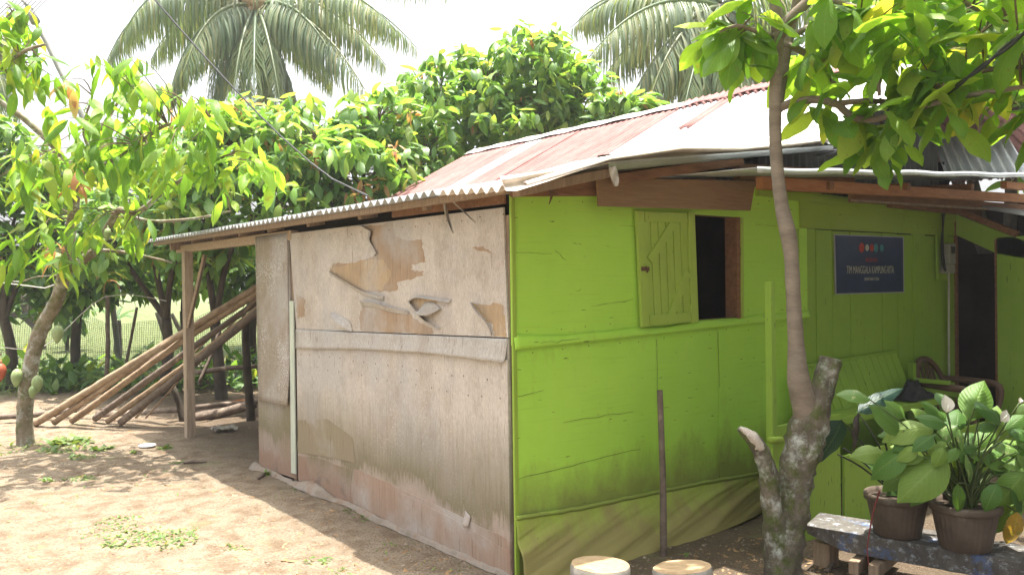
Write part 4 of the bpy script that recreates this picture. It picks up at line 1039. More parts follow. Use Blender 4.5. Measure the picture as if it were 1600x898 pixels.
for (bx, by_, tx, ty, r_, lab) in ((165, 612, 168, 462, .035, 'straight fence stake with a pale tied top'), (188, 604, 214, 480, .025, 'slanting thin fence stake beside the tied stake'),
        (393, 655, 383, 490, .05, 'dark rough stake behind the loose plywood sheet'), (30, 560, -6, 430, .03, 'thin leaning stake at the left edge of the fence'),
        (270, 556, 245, 488, .055, 'dark short trunk-like stake behind the net'), (300, 556, 268, 490, .05, 'second dark slanting stake behind the net'), (288, 655, 268, 600, .04, 'short dark prop under the leaning poles')):
    f = onz(bx, by_); dd = proj(f)[2]
    pole('fence_stake', Vector((f.x, f.y, -.1)), at(tx, ty, dd), r_, r_ * .85, 'pole_dark' if r_ < .04 else 'bark_dark', lab, 'stake', 'stakes of the net fence', .12, .03)
for (ax, ay, bx, by_, d, r_, lab) in ((305, 582, 402, 572, 10.6, .035, 'upper horizontal rail behind the wooden post'), (305, 636, 402, 628, 9.9, .03, 'lower horizontal rail behind the wooden post'),
        (-20, 652, 120, 640, 9.6, .035, 'brown log lying behind the leaning tree'), (150, 650, 300, 640, 10.0, .06, 'dark log on the ground under the leaning poles'), (290, 655, 400, 630, 9.7, .06, 'dark log on the ground behind the wooden post'),
        (310, 600, 345, 508, 9.6, .02, 'short cut stick under the poles')):
    pole('log', at(ax, ay, d), at(bx, by_, d + .3), r_, r_ * .9, 'pole_dark', lab, 'log', None, .14, .02)
# net
mb = MB(); fA = onz(-250, 600); fB = onz(440, 588); nl = (fB - fA).length; fd = (fB - fA) / nl; fn_ = Vector((-fd.y, fd.x, 0))
def netp(s_, z):
    sag = .10 * math.sin(s_ * 2.2) + .05 * math.sin(s_ * 5.1 + 1)
    return fA + fd * s_ + fn_ * (.05 * math.sin(s_ * 3 + z * 4)) + Vector((0, 0, z * (1.02 + sag)))
for i in range(int(nl / .035)):
    s_ = i * .035
    mb.grid(lambda u, v: netp(s_ + .0024 * (u - .5) * 2, v), 1, 6)
for j in range(34):
    z = j / 33
    mb.grid(lambda u, v: netp(u * nl, z + .0022 * (v - .5) * 2), 60, 1)
tag(mb.build('net_fence', 'net_dark', None, loc=fA), 'dark fine-mesh net fence stretched along the edge of the field', 'fence')
tag(MB().tube([onz(-20, 660) + Vector((0, 0, .9)), at(70, 540, 11.4), at(165, 463, 11.4), at(260, 470, 11.6)], [.006] * 4, 5, 0, .2).build('fence_wire', 'wire_pale', None), 'pale slack wire tied to the fence stakes', 'wire')
tag(MB().tube([at(-10, 440, 9), at(40, 446, 9), at(70, 540 - 90, 9), at(110, 436, 9)], [.006] * 4, 5, 0, .2).build('string', 'wire_pale', None), 'pale string looped by the lichen-spotted trunk', 'string')
# dark forked tree at the left edge, behind the fence
b = onz(55, 545); D3 = proj(b)[2]
t = thing('forked_tree', 'dark forked bare trunk behind the fence at the left', 'tree', b)
MB().tube([at(62, 552, D3), at(58, 510, D3), at(35, 470, D3), at(5, 440, D3), at(-30, 380, D3)], [.16, .14, .12, .10, .07], 10, .1, .15).build('trunk', 'bark_dark', t, smooth=True)
MB().tube([at(58, 512, D3), at(30, 490, D3), at(0, 505, D3), at(-40, 500, D3)], [.11, .10, .09, .08], 10, .1, .15).build('limb', 'bark_dark', t, smooth=True)
MB().tube([at(20, 480, D3), at(45, 462, D3), at(70, 460, D3), at(90, 400, D3)], [.08, .07, .05, .03], 8, .1, .15).build('limb', 'bark_dark', t, smooth=True)
foliage(t, [(90, 480, D3 + .5, 50, 25, .8, 16)], DARK, [at(70, 460, D3)], (.2, .3), 60, 7, (-70, 20), 0, .006)
b = onz(105, 548); t = thing('shrub', 'dark shaded shrub behind the net fence', 'shrub', b)
MB().tube([b, b + Vector((0, 0, 1.0))], [.05, .03], 7).build('stem', 'bark_dark', t)
DD = proj(b)[2]
foliage(t, [(112, 478, DD, 22, 28, .6, 18), (110, 510, DD, 18, 26, .5, 12)], DARK, [b + Vector((0, 0, .8))], (.2, .32), 100, 8, (-80, 20), 0, .006)
b = onz(185, 553); t = thing('young_palm', 'small spiky palm behind the net fence', 'palm tree', b); DD = proj(b)[2]
MB().tube([b, at(183, 500, DD)], [.10, .08], 8, .1, .1).build('trunk', 'bark_dark', t)
for i in range(11):
    a = i / 11 * 2 * PI; d_ = Vector((math.cos(a) * .8, math.sin(a) * .8, U(.4, 1.1)))
    add_leaf(t, DARK[1], leaf_matrix(at(183, 498, DD), d_, Vector((0, 0, 1)), .7) @ Matrix.Diagonal((.25, 1, 1, 1)))

ug = []
for _ in range(1500):
    px = U(-160, 440); d = U(12.2, 14.5); p = at(px, 449, d); p.z = U(.0, .55) * (.4 + .6 * abs(noise.noise((px * .02, d, 1)) + .4)); az = U(0, 6.28); el = R(U(-30, 75))
    ug.append((random.choice(DARK + FAR), leaf_matrix(p, Vector((math.cos(az) * math.cos(el), math.sin(az) * math.cos(el), math.sin(el))), Vector((0, 0, 1)), U(.15, .32))))
tag(crown_mesh(None, ug, 'undergrowth'), 'dark low undergrowth along the far side of the net fence', 'undergrowth', None, 'stuff')
# ------------------------------------------------------------------ field grass, weeds, litter
GL = leaf_mesh('grass_blade', 'grass', 1, .05, .7, .2, 0, 3, 1, .3, 2)
WL = leaf_mesh('weed_leaf', 'grass', 1, .38, .6, .2, .01, 4, 1, .4, 2)
items = []
for _ in range(9000):
    d = 10.5 + 25 * random.random() ** 1.6; px = U(-150, 700); p = at(px, 449, d); p.z = gz(p.x, p.y)
    if (p - fA).dot(fn_) < .25: continue
    el = R(U(45, 85)); az = U(0, 6.28)
    items.append((GL, leaf_matrix(p, Vector((math.cos(az) * math.cos(el), math.sin(az) * math.cos(el), math.sin(el))), Vector((math.cos(az), math.sin(az), .3)), U(.07, .20))))
tag(crown_mesh(None, items, 'field_grass'), 'short green grass of the field beyond the fence', 'grass', None, 'stuff')
items = []
def tuft(px, py, n, rad_, h, me=None, spread=(35, 85)):
    c = onz(px, py)
    for _ in range(n):
        a = U(0, 6.28); r_ = rad_ * math.sqrt(random.random()); p = Vector((c.x + r_ * math.cos(a), c.y + r_ * math.sin(a), 0)); p.z = gz(p.x, p.y) - .004
        el = R(U(*spread)); az = U(0, 6.28)
        items.append((me or random.choice((GL, WL, WL)), leaf_matrix(p, Vector((math.cos(az) * math.cos(el), math.sin(az) * math.cos(el), math.sin(el))), Vector((U(-.4, .4), U(-.4, .4), 1)), U(.4, 1) * h * (1 if me else .62))))
for (px, py) in ((60, 610), (85, 600), (110, 604), (130, 590), (40, 615), (150, 605), (20, 600), (215, 590), (225, 610)): tuft(px, py, 60, .35, .38, GL)
for (px, py) in ((75, 590), (120, 598), (100, 612)): tuft(px, py, 14, .25, .28, WL)
for (px, py, n, r_, h) in ((107, 690, 60, .16, .16), (100, 700, 40, .2, .10), (128, 714, 24, .12, .08), (160, 700, 24, .08, .12), (207, 705, 10, .05, .07), (258, 698, 16, .06, .09), (280, 720, 12, .04, .07), (76, 748, 12, .05, .08),
        (122, 745, 30, .10, .05), (136, 744, 20, .08, .05), (185, 812, 60, .14, .05), (208, 836, 110, .17, .055), (190, 830, 60, .22, .04), (150, 825, 16, .1, .04), (270, 842, 90, .15, .055), (255, 830, 40, .12, .045), (292, 825, 20, .08, .05),
        (365, 852, 14, .05, .04), (378, 856, 10, .04, .035), (10, 700, 60, .3, .07), (20, 690, 40, .3, .06), (560, 800, 20, .10, .05), (578, 806, 14, .06, .05), (500, 870, 24, .08, .05), (530, 890, 24, .08, .04), (418, 738, 8, .03, .08),
        (505, 760, 20, .15, .05), (620, 850, 16, .12, .04), (700, 880, 20, .15, .04), (470, 770, 20, .2, .04), (1068, 868, 5, .02, .05), (230, 735, 12, .2, .05), (180, 760, 12, .3, .04), (60, 800, 14, .4, .04), (330, 760, 10, .3, .04)):
    tuft(px, py, int(n * 3.5), r_ * 1.1, h * 1.6, None, (5, 60))
for _ in range(900):
    px, py = U(-50, 760), U(700, 930); tuft(px, py, 1, .02, .03, None, (0, 40))
tag(crown_mesh(None, items, 'weeds'), 'small green weeds scattered over the yard', 'weeds', None, 'stuff')
LIT = leaf_mesh('litter_leaf', 'litter', 1, .45, .8, .5, .05, 4, 1, .45, 2)
items = []
for _ in range(2600):
    zone = random.random()
    if zone < .55: p = onz(U(-80, 760), 560 + 370 * random.random() ** .8)
    elif zone < .8: p = onz(U(0, 420), U(610, 680))
    else: p = onz(U(980, 1300), U(800, 930))
    if p.x > -.03 and p.y > -.3 and p.y < 3.6: continue
    p.z = gz(p.x, p.y) + .003; az = U(0, 6.28)
    items.append((LIT, leaf_matrix(p, Vector((math.cos(az), math.sin(az), U(-.05, .25))), Vector((U(-.3, .3), U(-.3, .3), 1)), U(.015, .06) if random.random() < .92 else U(.07, .14))))
tag(crown_mesh(None, items, 'leaf_litter'), 'dry leaves and wood chips littering the bare earth', 'leaf litter', None, 'stuff')
mb = MB()
for _ in range(5000):
    p = onz(U(-80, 1300), 640 + 290 * random.random()); p.z = gz(p.x, p.y)
    if p.y > 0 and p.x > 0: continue
    r_ = U(.003, .010) if random.random() < .95 else U(.012, .02)
    q = [p + Vector((r_ * U(.6, 1.2) * math.cos(a), r_ * U(.6, 1.2) * math.sin(a), 0)) for a in (0, 1.3, 2.5, 3.8, 5.1)]
    top = p + Vector((U(-.3, .3) * r_, U(-.3, .3) * r_, r_ * U(.4, .8)))
    mb.add(q + [top], [(i, (i + 1) % 5, 5) for i in range(5)])
tag(mb.build('pebbles', 'pebble', None), 'small stones and clods strewn over the yard', 'pebbles', None, 'stuff')
def bits(pts, lab, name, mat, L, r_):
    for (px, py, az), l_ in zip(pts, lab):
        c = onz(px, py); c.z = gz(c.x, c.y) + r_; d_ = Vector((math.cos(az), math.sin(az), 0)) * L / 2
        tag(MB().tube([c - d_, c + Vector((0, 0, .006)), c + d_], [r_, r_ * 1.2, r_ * .5], 7, .2, .03).build(name, mat, None, loc=c, smooth=True), l_, 'stick')
bits([(305, 722, -.6), (410, 742, .9), (168, 640, .2), (1300, 880, .3)], ['short brown stick lying in the sun before the wooden post', 'stick at the shadow edge by the curled flashing', 'stick among the wood chips under the poles', 'brown bark piece on the ground right of the mossy stump'], 'stick', 'pole_dark', .20, .012)
c = onz(230, 697); c.z = gz(c.x, c.y) + .004
tag(MB().lathe(c, [(.075, 0), (.08, .004), (.078, .012), (.06, .010), (.0, .009)], 24).build('lid', 'lid_white', None, loc=c, smooth=True), 'white round lid lying on the sunny earth', 'lid')
for (px, py, s_, lab) in ((378, 630, .10, 'crumpled orange rag by the dark rough stake'), (350, 672, .10, 'grey crumpled scrap on the ground behind the wooden post')):
    c = onz(px, py)
    mb = MB(); mb.grid(lambda u, v: c + Vector(((u - .5) * 2.4 * s_, (v - .5) * 2 * s_, .01 + s_ * .5 * max(0, noise.noise((u * 4, v * 4, px * .1)) + .4))), 12, 12)
    tag(mb.build('rag', 'rag_orange' if px == 378 else 'plastic_scrap', None, loc=c, solid=.003), lab, 'rag')

# ------------------------------------------------------------------ in front of the green wall
f = onz(1037, 870)
pole('stake', Vector((f.x, f.y, -.08)), at(1031, 609, proj(f)[2] + .02), .021, .017, 'pole_dark', 'upright wooden stake driven in before the green wall', 'stake', None, .10, .006)
for (px, py, w, tilt, lab, sd) in ((938, 881, 47, (.05, .0, 1), 'left of two sawn log stools with grey bark', 1), (1066, 885, 46, (.0, .12, 1), 'right of two sawn log stools with smooth pale top', 2)):
    c = onz(px, py, .22); d = proj(c)[2]; r_ = w / 1300 * d
    base = Vector((c.x, c.y, 0)); t = thing('log_stool', lab, 'stool', base, 'sawn log stools')
    ax = Vector(tilt).normalized(); x = ax.orthogonal().normalized(); y = ax.cross(x); seg = 40
    def rr(a): return r_ * (1 + .05 * noise.noise((math.cos(a) * 1.5, math.sin(a) * 1.5, sd)) + .02 * noise.noise((math.cos(a) * 6, math.sin(a) * 6, sd)))
    mb = MB()
    for z in (-.27, -.1, -.05, -.012, .0):
        for kk in range(seg):
            a = 2 * PI * kk / seg; mb.v.append(c + ax * z + (x * math.cos(a) + y * math.sin(a)) * rr(a) * (1 if z < -.005 else .965))
    mb.f = [(i * seg + kk, i * seg + (kk + 1) % seg, (i + 1) * seg + (kk + 1) % seg, (i + 1) * seg + kk) for i in range(4) for kk in range(seg)]
    mb.build('bark', 'stump_bark', t, smooth=True)
    mb = MB(); n = 7
    for i in range(n):
        for kk in range(seg):
            a = 2 * PI * kk / seg; q = 1 - i / n; mb.v.append(c + ax * (.001 + .003 * noise.noise((q * 9, math.cos(a) * 2, sd))) + (x * math.cos(a) + y * math.sin(a)) * rr(a) * .965 * q)
    mb.f = [(i * seg + kk, i * seg + (kk + 1) % seg, (i + 1) * seg + (kk + 1) % seg, (i + 1) * seg + kk) for i in range(n - 1) for kk in range(seg)] + [tuple(range((n - 1) * seg, n * seg))]
    mb.build('sawn_top', 'cut_wood', t)
# weathered plank seat with blue paint, on short timbers
A0, A1 = onz(1258, 820, .22), onz(1680, 892, .22)
dv = (A1 - A0); dv.z = 0; pv = Vector((dv.y, -dv.x, 0)).normalized();  pv = pv if pv.dot(FW) > 0 else -pv
pl = thing('plank_seat', 'thick weathered plank with flaking blue paint under the flower pots', 'plank', (A0.x, A0.y, 0))
mb = MB()
dn = dv.normalized(); N = 40
def prof(s_):
    p = A0 + dv * s_; cut = max(0, 1 - s_ / .16); wv = .006 * noise.noise((s_ * 18, 2, 1))
    return [p + Vector((0, 0, wv)), p + pv * .30 + dn * -.02 * cut + Vector((0, 0, wv)), p + pv * .28 + Vector((0, 0, -.11 * (1 - cut * .6))), p + pv * .03 + Vector((0, 0, -.115 * (1 - cut * .55) + wv))]
for i in range(N + 1): mb.v += prof(i / N)
mb.f = [(i * 4 + j, (i + 1) * 4 + j, (i + 1) * 4 + (j + 1) % 4, i * 4 + (j + 1) % 4) for i in range(N) for j in range(4)] + [(0, 1, 2, 3), tuple(N * 4 + j for j in (3, 2, 1, 0))]
mb.build('plank', 'bench_paint', pl, bevel=.004)
for s_ in (.22, .30, .75):
    p = A0 + dv * s_; p.z = 0; MB().beam(p + pv * -.06 + Vector((0, 0, .06)), p + pv * .34 + Vector((0, 0, .045)), .05, .07).build('support', 'beam_grey', pl, bevel=.005)
for s_ in (.05, .95):
    p = A0 + dv * s_ + pv * .15; MB().box((p.x - .05, p.y - .05, -.05), (p.x + .05, p.y + .05, .11)).build('support', 'beam_grey', pl, bevel=.008)

# potted plants
def pot(root, c, r, h):
    mb = MB(); seg = 128
    prof = [(.66, 0), (.70, .02), (.80, .40), (.90, .80), (.92, .82), (1.0, .83), (1.03, .86), (1.03, .97), (1.0, 1.0), (.93, 1.0), (.90, .90), (.86, .86)]
    for rr_, z in prof:
        for kk in range(seg):
            a = 2 * PI * kk / seg; fl = 1 + (.03 * abs(math.cos(a * 16)) if .02 <= z <= .8 else 0)
            mb.v.append(c + Vector((math.cos(a) * r * rr_ * fl, math.sin(a) * r * rr_ * fl, z * h)))
    n = len(prof); mb.f = [(i * seg + kk, i * seg + (kk + 1) % seg, (i + 1) * seg + (kk + 1) % seg, (i + 1) * seg + kk) for i in range(n - 1) for kk in range(seg)] + [tuple(range(seg))[::-1]]
    p = mb.build('pot', 'pot_clay', root, smooth=True)
    MB().lathe(c + Vector((0, 0, h * .84)), [(r * .9, 0), (r * .88, .01), (r * .4, .018), (.01, .02)], 24).build('soil', 'soil', root, smooth=True)
    return p
LILY = [leaf_mesh('lily_leaf', 'leaf_lily', 1, w, d, f_, .012, 9, 1, .42) for w, d, f_ in ((.58, .45, .35), (.54, .8, .3), (.62, .3, .45))]
LILYP = leaf_mesh('lily_leaf_pale', 'leaf_lily_pale', 1, .5, .5, .35, .012, 9, 1, .42)
LILYY = leaf_mesh('lily_leaf_yellow', 'leaf_yellow', 1, .36, .5, .35, .012, 9, 1, .42)
LILYL = leaf_mesh('lily_leaf_long', 'leaf_lily', 1, .36, .5, .35, .012, 9, 1, .42)
ALO = leaf_mesh('alocasia_leaf', 'leaf_alocasia', 1, .52, .35, .3, .02, 10, 1, .30)
ALON = leaf_mesh('alocasia_leaf_narrow', 'leaf_alocasia', 1, .27, .35, .5, .02, 10, 1, .35)
ALOP = leaf_mesh('alocasia_leaf_old', 'leaf_purple', 1, .26, .3, .8, .03, 10, 1, .40)
c1 = onz(1402, 834, .222); c2 = onz(1508, 855, .222)
DP1, DP2 = proj(c1)[2], proj(c2)[2]
P1 = thing('potted_plant', 'dark elephant-ear plant in the left ribbed clay pot', 'potted plant', c1, 'potted plants on the plank')
P2 = thing('potted_plant', 'peace lily with white flowers in the right ribbed clay pot', 'potted plant', c2, 'potted plants on the plank')
pot(P1, c1, 47 / 1300 * DP1, .215); pot(P2, c2, 51 / 1300 * DP2, .225)
def CP(x, y, d): return at(1220 + x / 2.508, 540 + y / 2.508, d)
def plant_leaf(root, me, b_, t_, db, dt, sd=1.0, nrm=None, origin=None, stem='stem_green', name='leaf'):
    a = CP(*b_, db); t = CP(*t_, dt); L = (t - a).length * sd
    n = nrm or (Vector((0, 0, 1)) - FW * .9 + RT * U(-.3, .3))
    o = add_leaf(root, me, leaf_matrix(a, t - a, n, L), name)
    if origin is not None:
        m_ = origin.lerp(a, .5) + Vector((U(-.02, .02), U(-.02, .02), .05))
        MB().tube([origin, m_, a], [.0045, .004, .003], 6, 0, .05, False).build('stem', stem, root, smooth=True)
    return o
o2 = c2 + Vector((0, 0, .21)); o1 = c1 + Vector((0, 0, .20))
leaves = [((470, 345), (393, 222), 0), ((600, 330), (415, 300), 0), ((600, 355), (515, 395), 0), ((500, 415), (325, 500), 0), ((650, 440), (455, 598), 1), ((560, 440), (462, 425), 0), ((650, 310), (540, 262), 0),
          ((695, 312), (590, 375), 2), ((690, 325), (750, 412), 2), ((735, 285), (808, 120), 1), ((760, 245), (905, 252), 0), ((770, 330), (850, 295), 0), ((720, 430), (808, 545), 2), ((690, 540), (728, 682), 4),
          ((800, 420), (930, 500), 0), ((825, 395), (960, 388), 2), ((955, 495), (845, 635), 1), ((955, 600), (808, 735), 4), ((925, 650), (912, 828), 3), ((850, 540), (795, 645), 0), ((690, 400), (665, 450), 0), ((700, 430), (690, 540), 0),
          ((560, 480), (470, 560), 0), ((620, 500), (560, 590), 0), ((880, 330), (960, 260), 0), ((900, 350), (990, 330), 0), ((650, 380), (560, 420), 0), ((770, 400), (690, 390), 0), ((480, 330), (430, 380), 0), ((870, 470), (960, 450), 1),
          ((640, 400), (600, 480), 0), ((760, 460), (700, 500), 0), ((900, 560), (980, 640), 1), ((920, 420), (1000, 480), 0), ((540, 400), (440, 440), 0), ((830, 250), (900, 320), 0), ((960, 300), (1040, 240), 1), ((990, 560), (1060, 640), 0), ((1000, 420), (1080, 380), 0)]
for _ in range(75):
    x0, y0 = 715 + random.gauss(0, 125), 400 + random.gauss(0, 70); ln = U(85, 150)
    ox, oy = (x0 - 715) / 125 + U(-.7, .7), (y0 - 430) / 90 + U(-.6, .9); q = math.hypot(ox, oy) + .01
    leaves.append(((x0, y0), (x0 + ln * ox / q, y0 + ln * oy / q * .8), 9 if random.random() < .85 else 11))
for b_, t_, kind in leaves:
    me = (random.choice(LILY), LILY[2], LILYP, LILYY, LILYL)[kind % 9]
    dd = DP2 + (U(-.24, -.04) if kind < 9 else U(-.10, .25))
    plant_leaf(P2, me, b_, t_, dd, dd + U(-.06, .06), 1.03, None, o2 + Vector((U(-.05, .05), U(-.05, .05), 0)))
def spathe(x, y, h, tilt):
    p = CP(x, y + h, DP2 - .15); L = h * 1.9 / 2.508 / 1300 * DP2
    me = spathe.me; add_leaf(P2, me, leaf_matrix(p, UP + RT * tilt, -FW + RT * .2, L), 'flower')
    MB().tube([p + UP * .006 - FW * .012, p + UP * L * .45 - FW * .015 + RT * tilt * .03], [.006, .005], 8).build('spadix', 'spathe', P2, smooth=True)
    MB().tube([o2, o2.lerp(p, .6) + Vector((0, 0, .03)), p], [.005, .004, .0035], 6, 0, .05).build('stem', 'stem_green', P2, smooth=True)
spathe.me = leaf_mesh('spathe', 'spathe', 1, .85, .3, -.5, .01, 8, 1, .45)
spathe(650, 225, 36, .05); spathe(862, 268, 28, .75); spathe(935, 212, 12, .3)
plant_leaf(P1, ALON, (302, 262), (500, 125), DP1 + .05, DP1 + .1, 1.0, Vector((0, 0, .6)) - FW * .6, o1, 'stem_dark')
plant_leaf(P1, ALO, (236, 290), (158, 492), DP1 - .05, DP1 - .08, 1.02, -FW + RT * .3, o1, 'stem_dark')
plant_leaf(P1, ALOP, (302, 262), (316, 420), DP1 - .02, DP1 - .02, 1.0, -FW + RT * .5, None)
for q in ((243, 400), (222, 425), (372, 235)):
    MB().tube([o1, o1.lerp(CP(*q, DP1), .6) + Vector((0, 0, .02)), CP(*q, DP1)], [.006, .005, .004], 6, 0, .04, False).build('stem', 'stem_dark', P1, smooth=True)
plant_leaf(P1, LILY[0], (400, 500), (340, 430), DP1, DP1, 1.0, None, o1)
tag(MB().tube([CP(388, 565, DP1 - .22), CP(360, 660, DP1 - .2), CP(338, 800, DP1 - .2), CP(345, 860, DP1 - .2)], [.004, .004, .003, .003], 6, 0, .04).build('cord', 'string_red', None), 'thin dark red cord hanging from the left pot', 'cord')

# ------------------------------------------------------------------ on the porch
bn = thing('bench', 'old green wooden bench with grooved backrest against the porch wall', 'bench', (ony(1350, 640, -.2).x, -.2, 0))
T0, T1 = ony(1255, 575, -.05), ony(1401, 551, -.05); B0, B1 = ony(1285, 660, -.17), ony(1432, 634, -.17)
n = 13
for i in range(n):
    u0, u1 = i / n + .0025, (i + 1) / n - .0025
    q = [T0.lerp(T1, u0), T0.lerp(T1, u1), B0.lerp(B1, u1), B0.lerp(B1, u0)]
    MB().prism(q, (0, .014, .004)).build('back_slat', 'green_plank', bn, bevel=.002)
MB().beam(T0 + Vector((0, .02, .0)), T1 + Vector((0, .02, .0)), .02, .04).build('top_rail', 'green_plank', bn, bevel=.003)
MB().prism([T0.lerp(B0, .5) + Vector((0, .02, 0)), T1.lerp(B1, .5) + Vector((0, .02, 0)), B1 + Vector((0, .02, 0)), B0 + Vector((0, .02, 0))], (0, .01, 0)).build('back_board', 'green_shutter', bn)
sr0, sr1 = ony(1296, 650, -.36), ony(1402, 675, -.36); zs = .62
zs = min(.60, sr0.z)
MB().box((sr0.x, -.365, zs - .05), (B1.x + .1, -.335, zs)).build('seat_rail', 'green_plank', bn, bevel=.003)
for i in range(4): MB().box((sr0.x, -.33 + i * .045, zs - .02), (B1.x + .1, -.29 + i * .045, zs)).build('seat_slat', 'green_plank', bn, bevel=.003)
for x in (sr0.x + .03, B1.x + .07):
    for y in (-.35, -.1): MB().box((x - .025, y - .025, -.02), (x + .025, y + .02, zs - .03 if y < -.2 else zs + .25)).build('leg', 'green_plank', bn)
ar0, ar1 = ony(1421, 604, -.30), ony(1500, 618, -.30)
MB().beam(Vector((B1.x + .07, -.08, ar0.z)), Vector((B1.x + .07, -.40, ar0.z)), .05, .03).build('armrest', 'green_plank', bn, bevel=.003)
MB().beam(ony(1420, 606, -.16), ony(1500, 617, -.16), .03, .045).build('rail', 'green_plank', bn, bevel=.003)
c = ony(1428, 642, -.26); c.z = zs
mb = MB(); mb.grid(lambda u, v: c + Vector(((u - .5) * .42, (v - .5) * .2, .01 + .16 * max(0, math.sin(PI * u) * math.sin(PI * v)) * (.7 + .8 * noise.noise((u * 5, v * 5, 2))))), 18, 12)
tag(mb.build('cloth_bag', 'black_cloth', None, loc=c, smooth=True), 'crumpled black cloth bag lying on the bench', 'bag')
c = onz(1385, 680, .5)
# brown plastic chair
cc = ony(1478, 700, -.22); cx, cy = cc.x, -.33
ch = thing('plastic_chair', 'brown plastic armchair standing by the doorway', 'chair', (cx, cy, 0))
SZ = .44
mb = MB(); mb.grid(lambda u, v: Vector((cx - .22 + .44 * u, cy - .21 + .42 * v, SZ + .02 * math.cos(PI * (v - .5)) - .015 * math.cos(PI * (u - .5)))), 10, 10); mb.build('seat', 'chair_plastic', ch, smooth=True, solid=.012)
for sx_, sy_ in ((-1, -1), (1, -1), (-1, 1), (1, 1)): MB().tube([Vector((cx + sx_ * .20, cy + sy_ * .19, SZ)), Vector((cx + sx_ * .25, cy + sy_ * .23, 0))], [.028, .02], 8).build('leg', 'chair_plastic', ch, smooth=True)
top = ony(1478, 556, -.06).z
arch = [Vector((cx + .25 * math.cos(a) * (1 if math.sin(a) > .2 else .96), cy + .19 + .10 * max(0, math.sin(a)), SZ + (top - SZ) * (max(0, math.sin(a)) ** .7))) for a in np.linspace(0, PI, 17)]
MB().tube(arch, [.024] * 17, 8, 0, .04).build('back_frame', 'chair_plastic', ch, smooth=True)
for u in (-.12, -.06, 0, .06, .12):
    hh = top - .02 - abs(u) * .5
    MB().beam(Vector((cx + u, cy + .19, SZ)), Vector((cx + u * 1.1, cy + .28, hh)), .035, .01, (0, 1, 0)).build('back_slat', 'chair_plastic', ch, bevel=.003)
for s_ in (-1, 1): MB().tube([Vector((cx + s_ * .25, cy + .24, SZ + .24)), Vector((cx + s_ * .28, cy, SZ + .23)), Vector((cx + s_ * .27, cy - .2, SZ + .20)), Vector((cx + s_ * .22, cy - .2, SZ))], [.025, .03, .028, .02], 8, 0, .04).build('armrest', 'chair_plastic', ch, smooth=True)
# banner
yb = -.012
bc = [ony(*p, yb) for p in ((1303, 366), (1412, 370), (1413, 457), (1305, 460))]
bt = thing('banner', 'dark blue printed banner with pale edge and small logos on the porch wall', 'banner', (bc[0].x, yb, bc[3].z))
MB().prism(bc, (0, .003, 0)).build('border', 'banner_edge', bt)
ct = sum(bc, Vector()) / 4
ins = [p.lerp(ct, .035) + Vector((0, -.002, 0)) for p in bc]
MB().prism(ins, (0, .002, 0)).build('print', 'banner_blue', bt)
def bpnt(u, v): return ins[0].lerp(ins[1], u).lerp(ins[3].lerp(ins[2], u), v)
def text(body, u, v, h, mat, xs_=1.0):
    cu = bpy.data.curves.new('lettering', 'FONT'); cu.body = body; cu.size = h; cu.align_x = 'CENTER'; cu.align_y = 'CENTER'; cu.extrude = .0004
    cu.materials.append(M[mat]); o = bpy.data.objects.new('lettering', cu); COL.objects.link(o); o.parent = bt
    p = bpnt(u, v); me_ = bpy.data.meshes.new_from_object(o.evaluated_get(bpy.context.evaluated_depsgraph_get())); bpy.data.objects.remove(o); o = bpy.data.objects.new('lettering', me_); COL.objects.link(o); o.parent = bt; o.location = Vector((p.x, p.y - .003, p.z)) - world_loc(bt); o.rotation_euler = (PI / 2, 0, 0); o.scale = (xs_, 1, 1)
W_ = (bc[1] - bc[0]).length
text('TIM MANGGALA KAMPUNG KITA', .49, .60, .085, 'banner_text', .56)
text('KEGIATAN', .50, .42, .045, 'banner_red', .8)
text('SEKRETARIAT DESA', .50, .76, .032, 'banner_text', .8)
for (u, r_, mt) in ((.36, .038, 'banner_red'), (.44, .026, 'banner_text'), (.51, .030, 'banner_red'), (.57, .034, 'banner_teal'), (.66, .030, 'banner_teal')):
    p = bpnt(u, .2) + Vector((0, -.001, 0)); MB().lathe(p, [(r_, 0), (r_, .0015)], 20, (0, -1, 0)).build('logo', mt, bt)
# electricity meter with its cables
mp = ony(1476, 402, -.05)
mt_ = thing('electric_meter', 'grey electricity meter with looped cables beside the doorway', 'meter', (mp.x, -.02, mp.z - .14))
MB().box((mp.x - .10, -.035, mp.z - .20), (mp.x + .09, -.014, mp.z + .20)).build('back_board', 'green_plank', mt_, bevel=.003)
MB().box((mp.x - .055, -.12, mp.z - .06), (mp.x + .06, -.036, mp.z + .12)).build('case', 'meter_grey', mt_, bevel=.01)
MB().box((mp.x - .07, -.11, mp.z - .14), (mp.x + .07, -.036, mp.z - .065)).build('terminal_box', 'meter_grey', mt_, bevel=.008)
MB().box((mp.x - .03, -.124, mp.z + .03), (mp.x + .035, -.119, mp.z + .09)).build('dial', 'cable_black', mt_)
for s_ in (0, 1, 2):
    MB().tube([Vector((mp.x - .02 + s_ * .012, -.05, mp.z + .42)), Vector((mp.x - .03, -.05, mp.z + .25)), Vector((mp.x - .10 - s_ * .012, -.08, mp.z + .08)), Vector((mp.x - .09 - s_ * .01, -.09, mp.z - .08)), Vector((mp.x - .02, -.08, mp.z - .14))], [.008] * 5, 6, 0, .03).build('cable', 'cable_black', mt_, smooth=True)
MB().tube([Vector((mp.x + .085, -.045, mp.z - .12)), Vector((mp.x + .085, -.04, mp.z - .7)), Vector((mp.x + .085, -.04, .3))], [.009] * 3, 8).build('conduit', 'wire_pale', mt_, smooth=True)
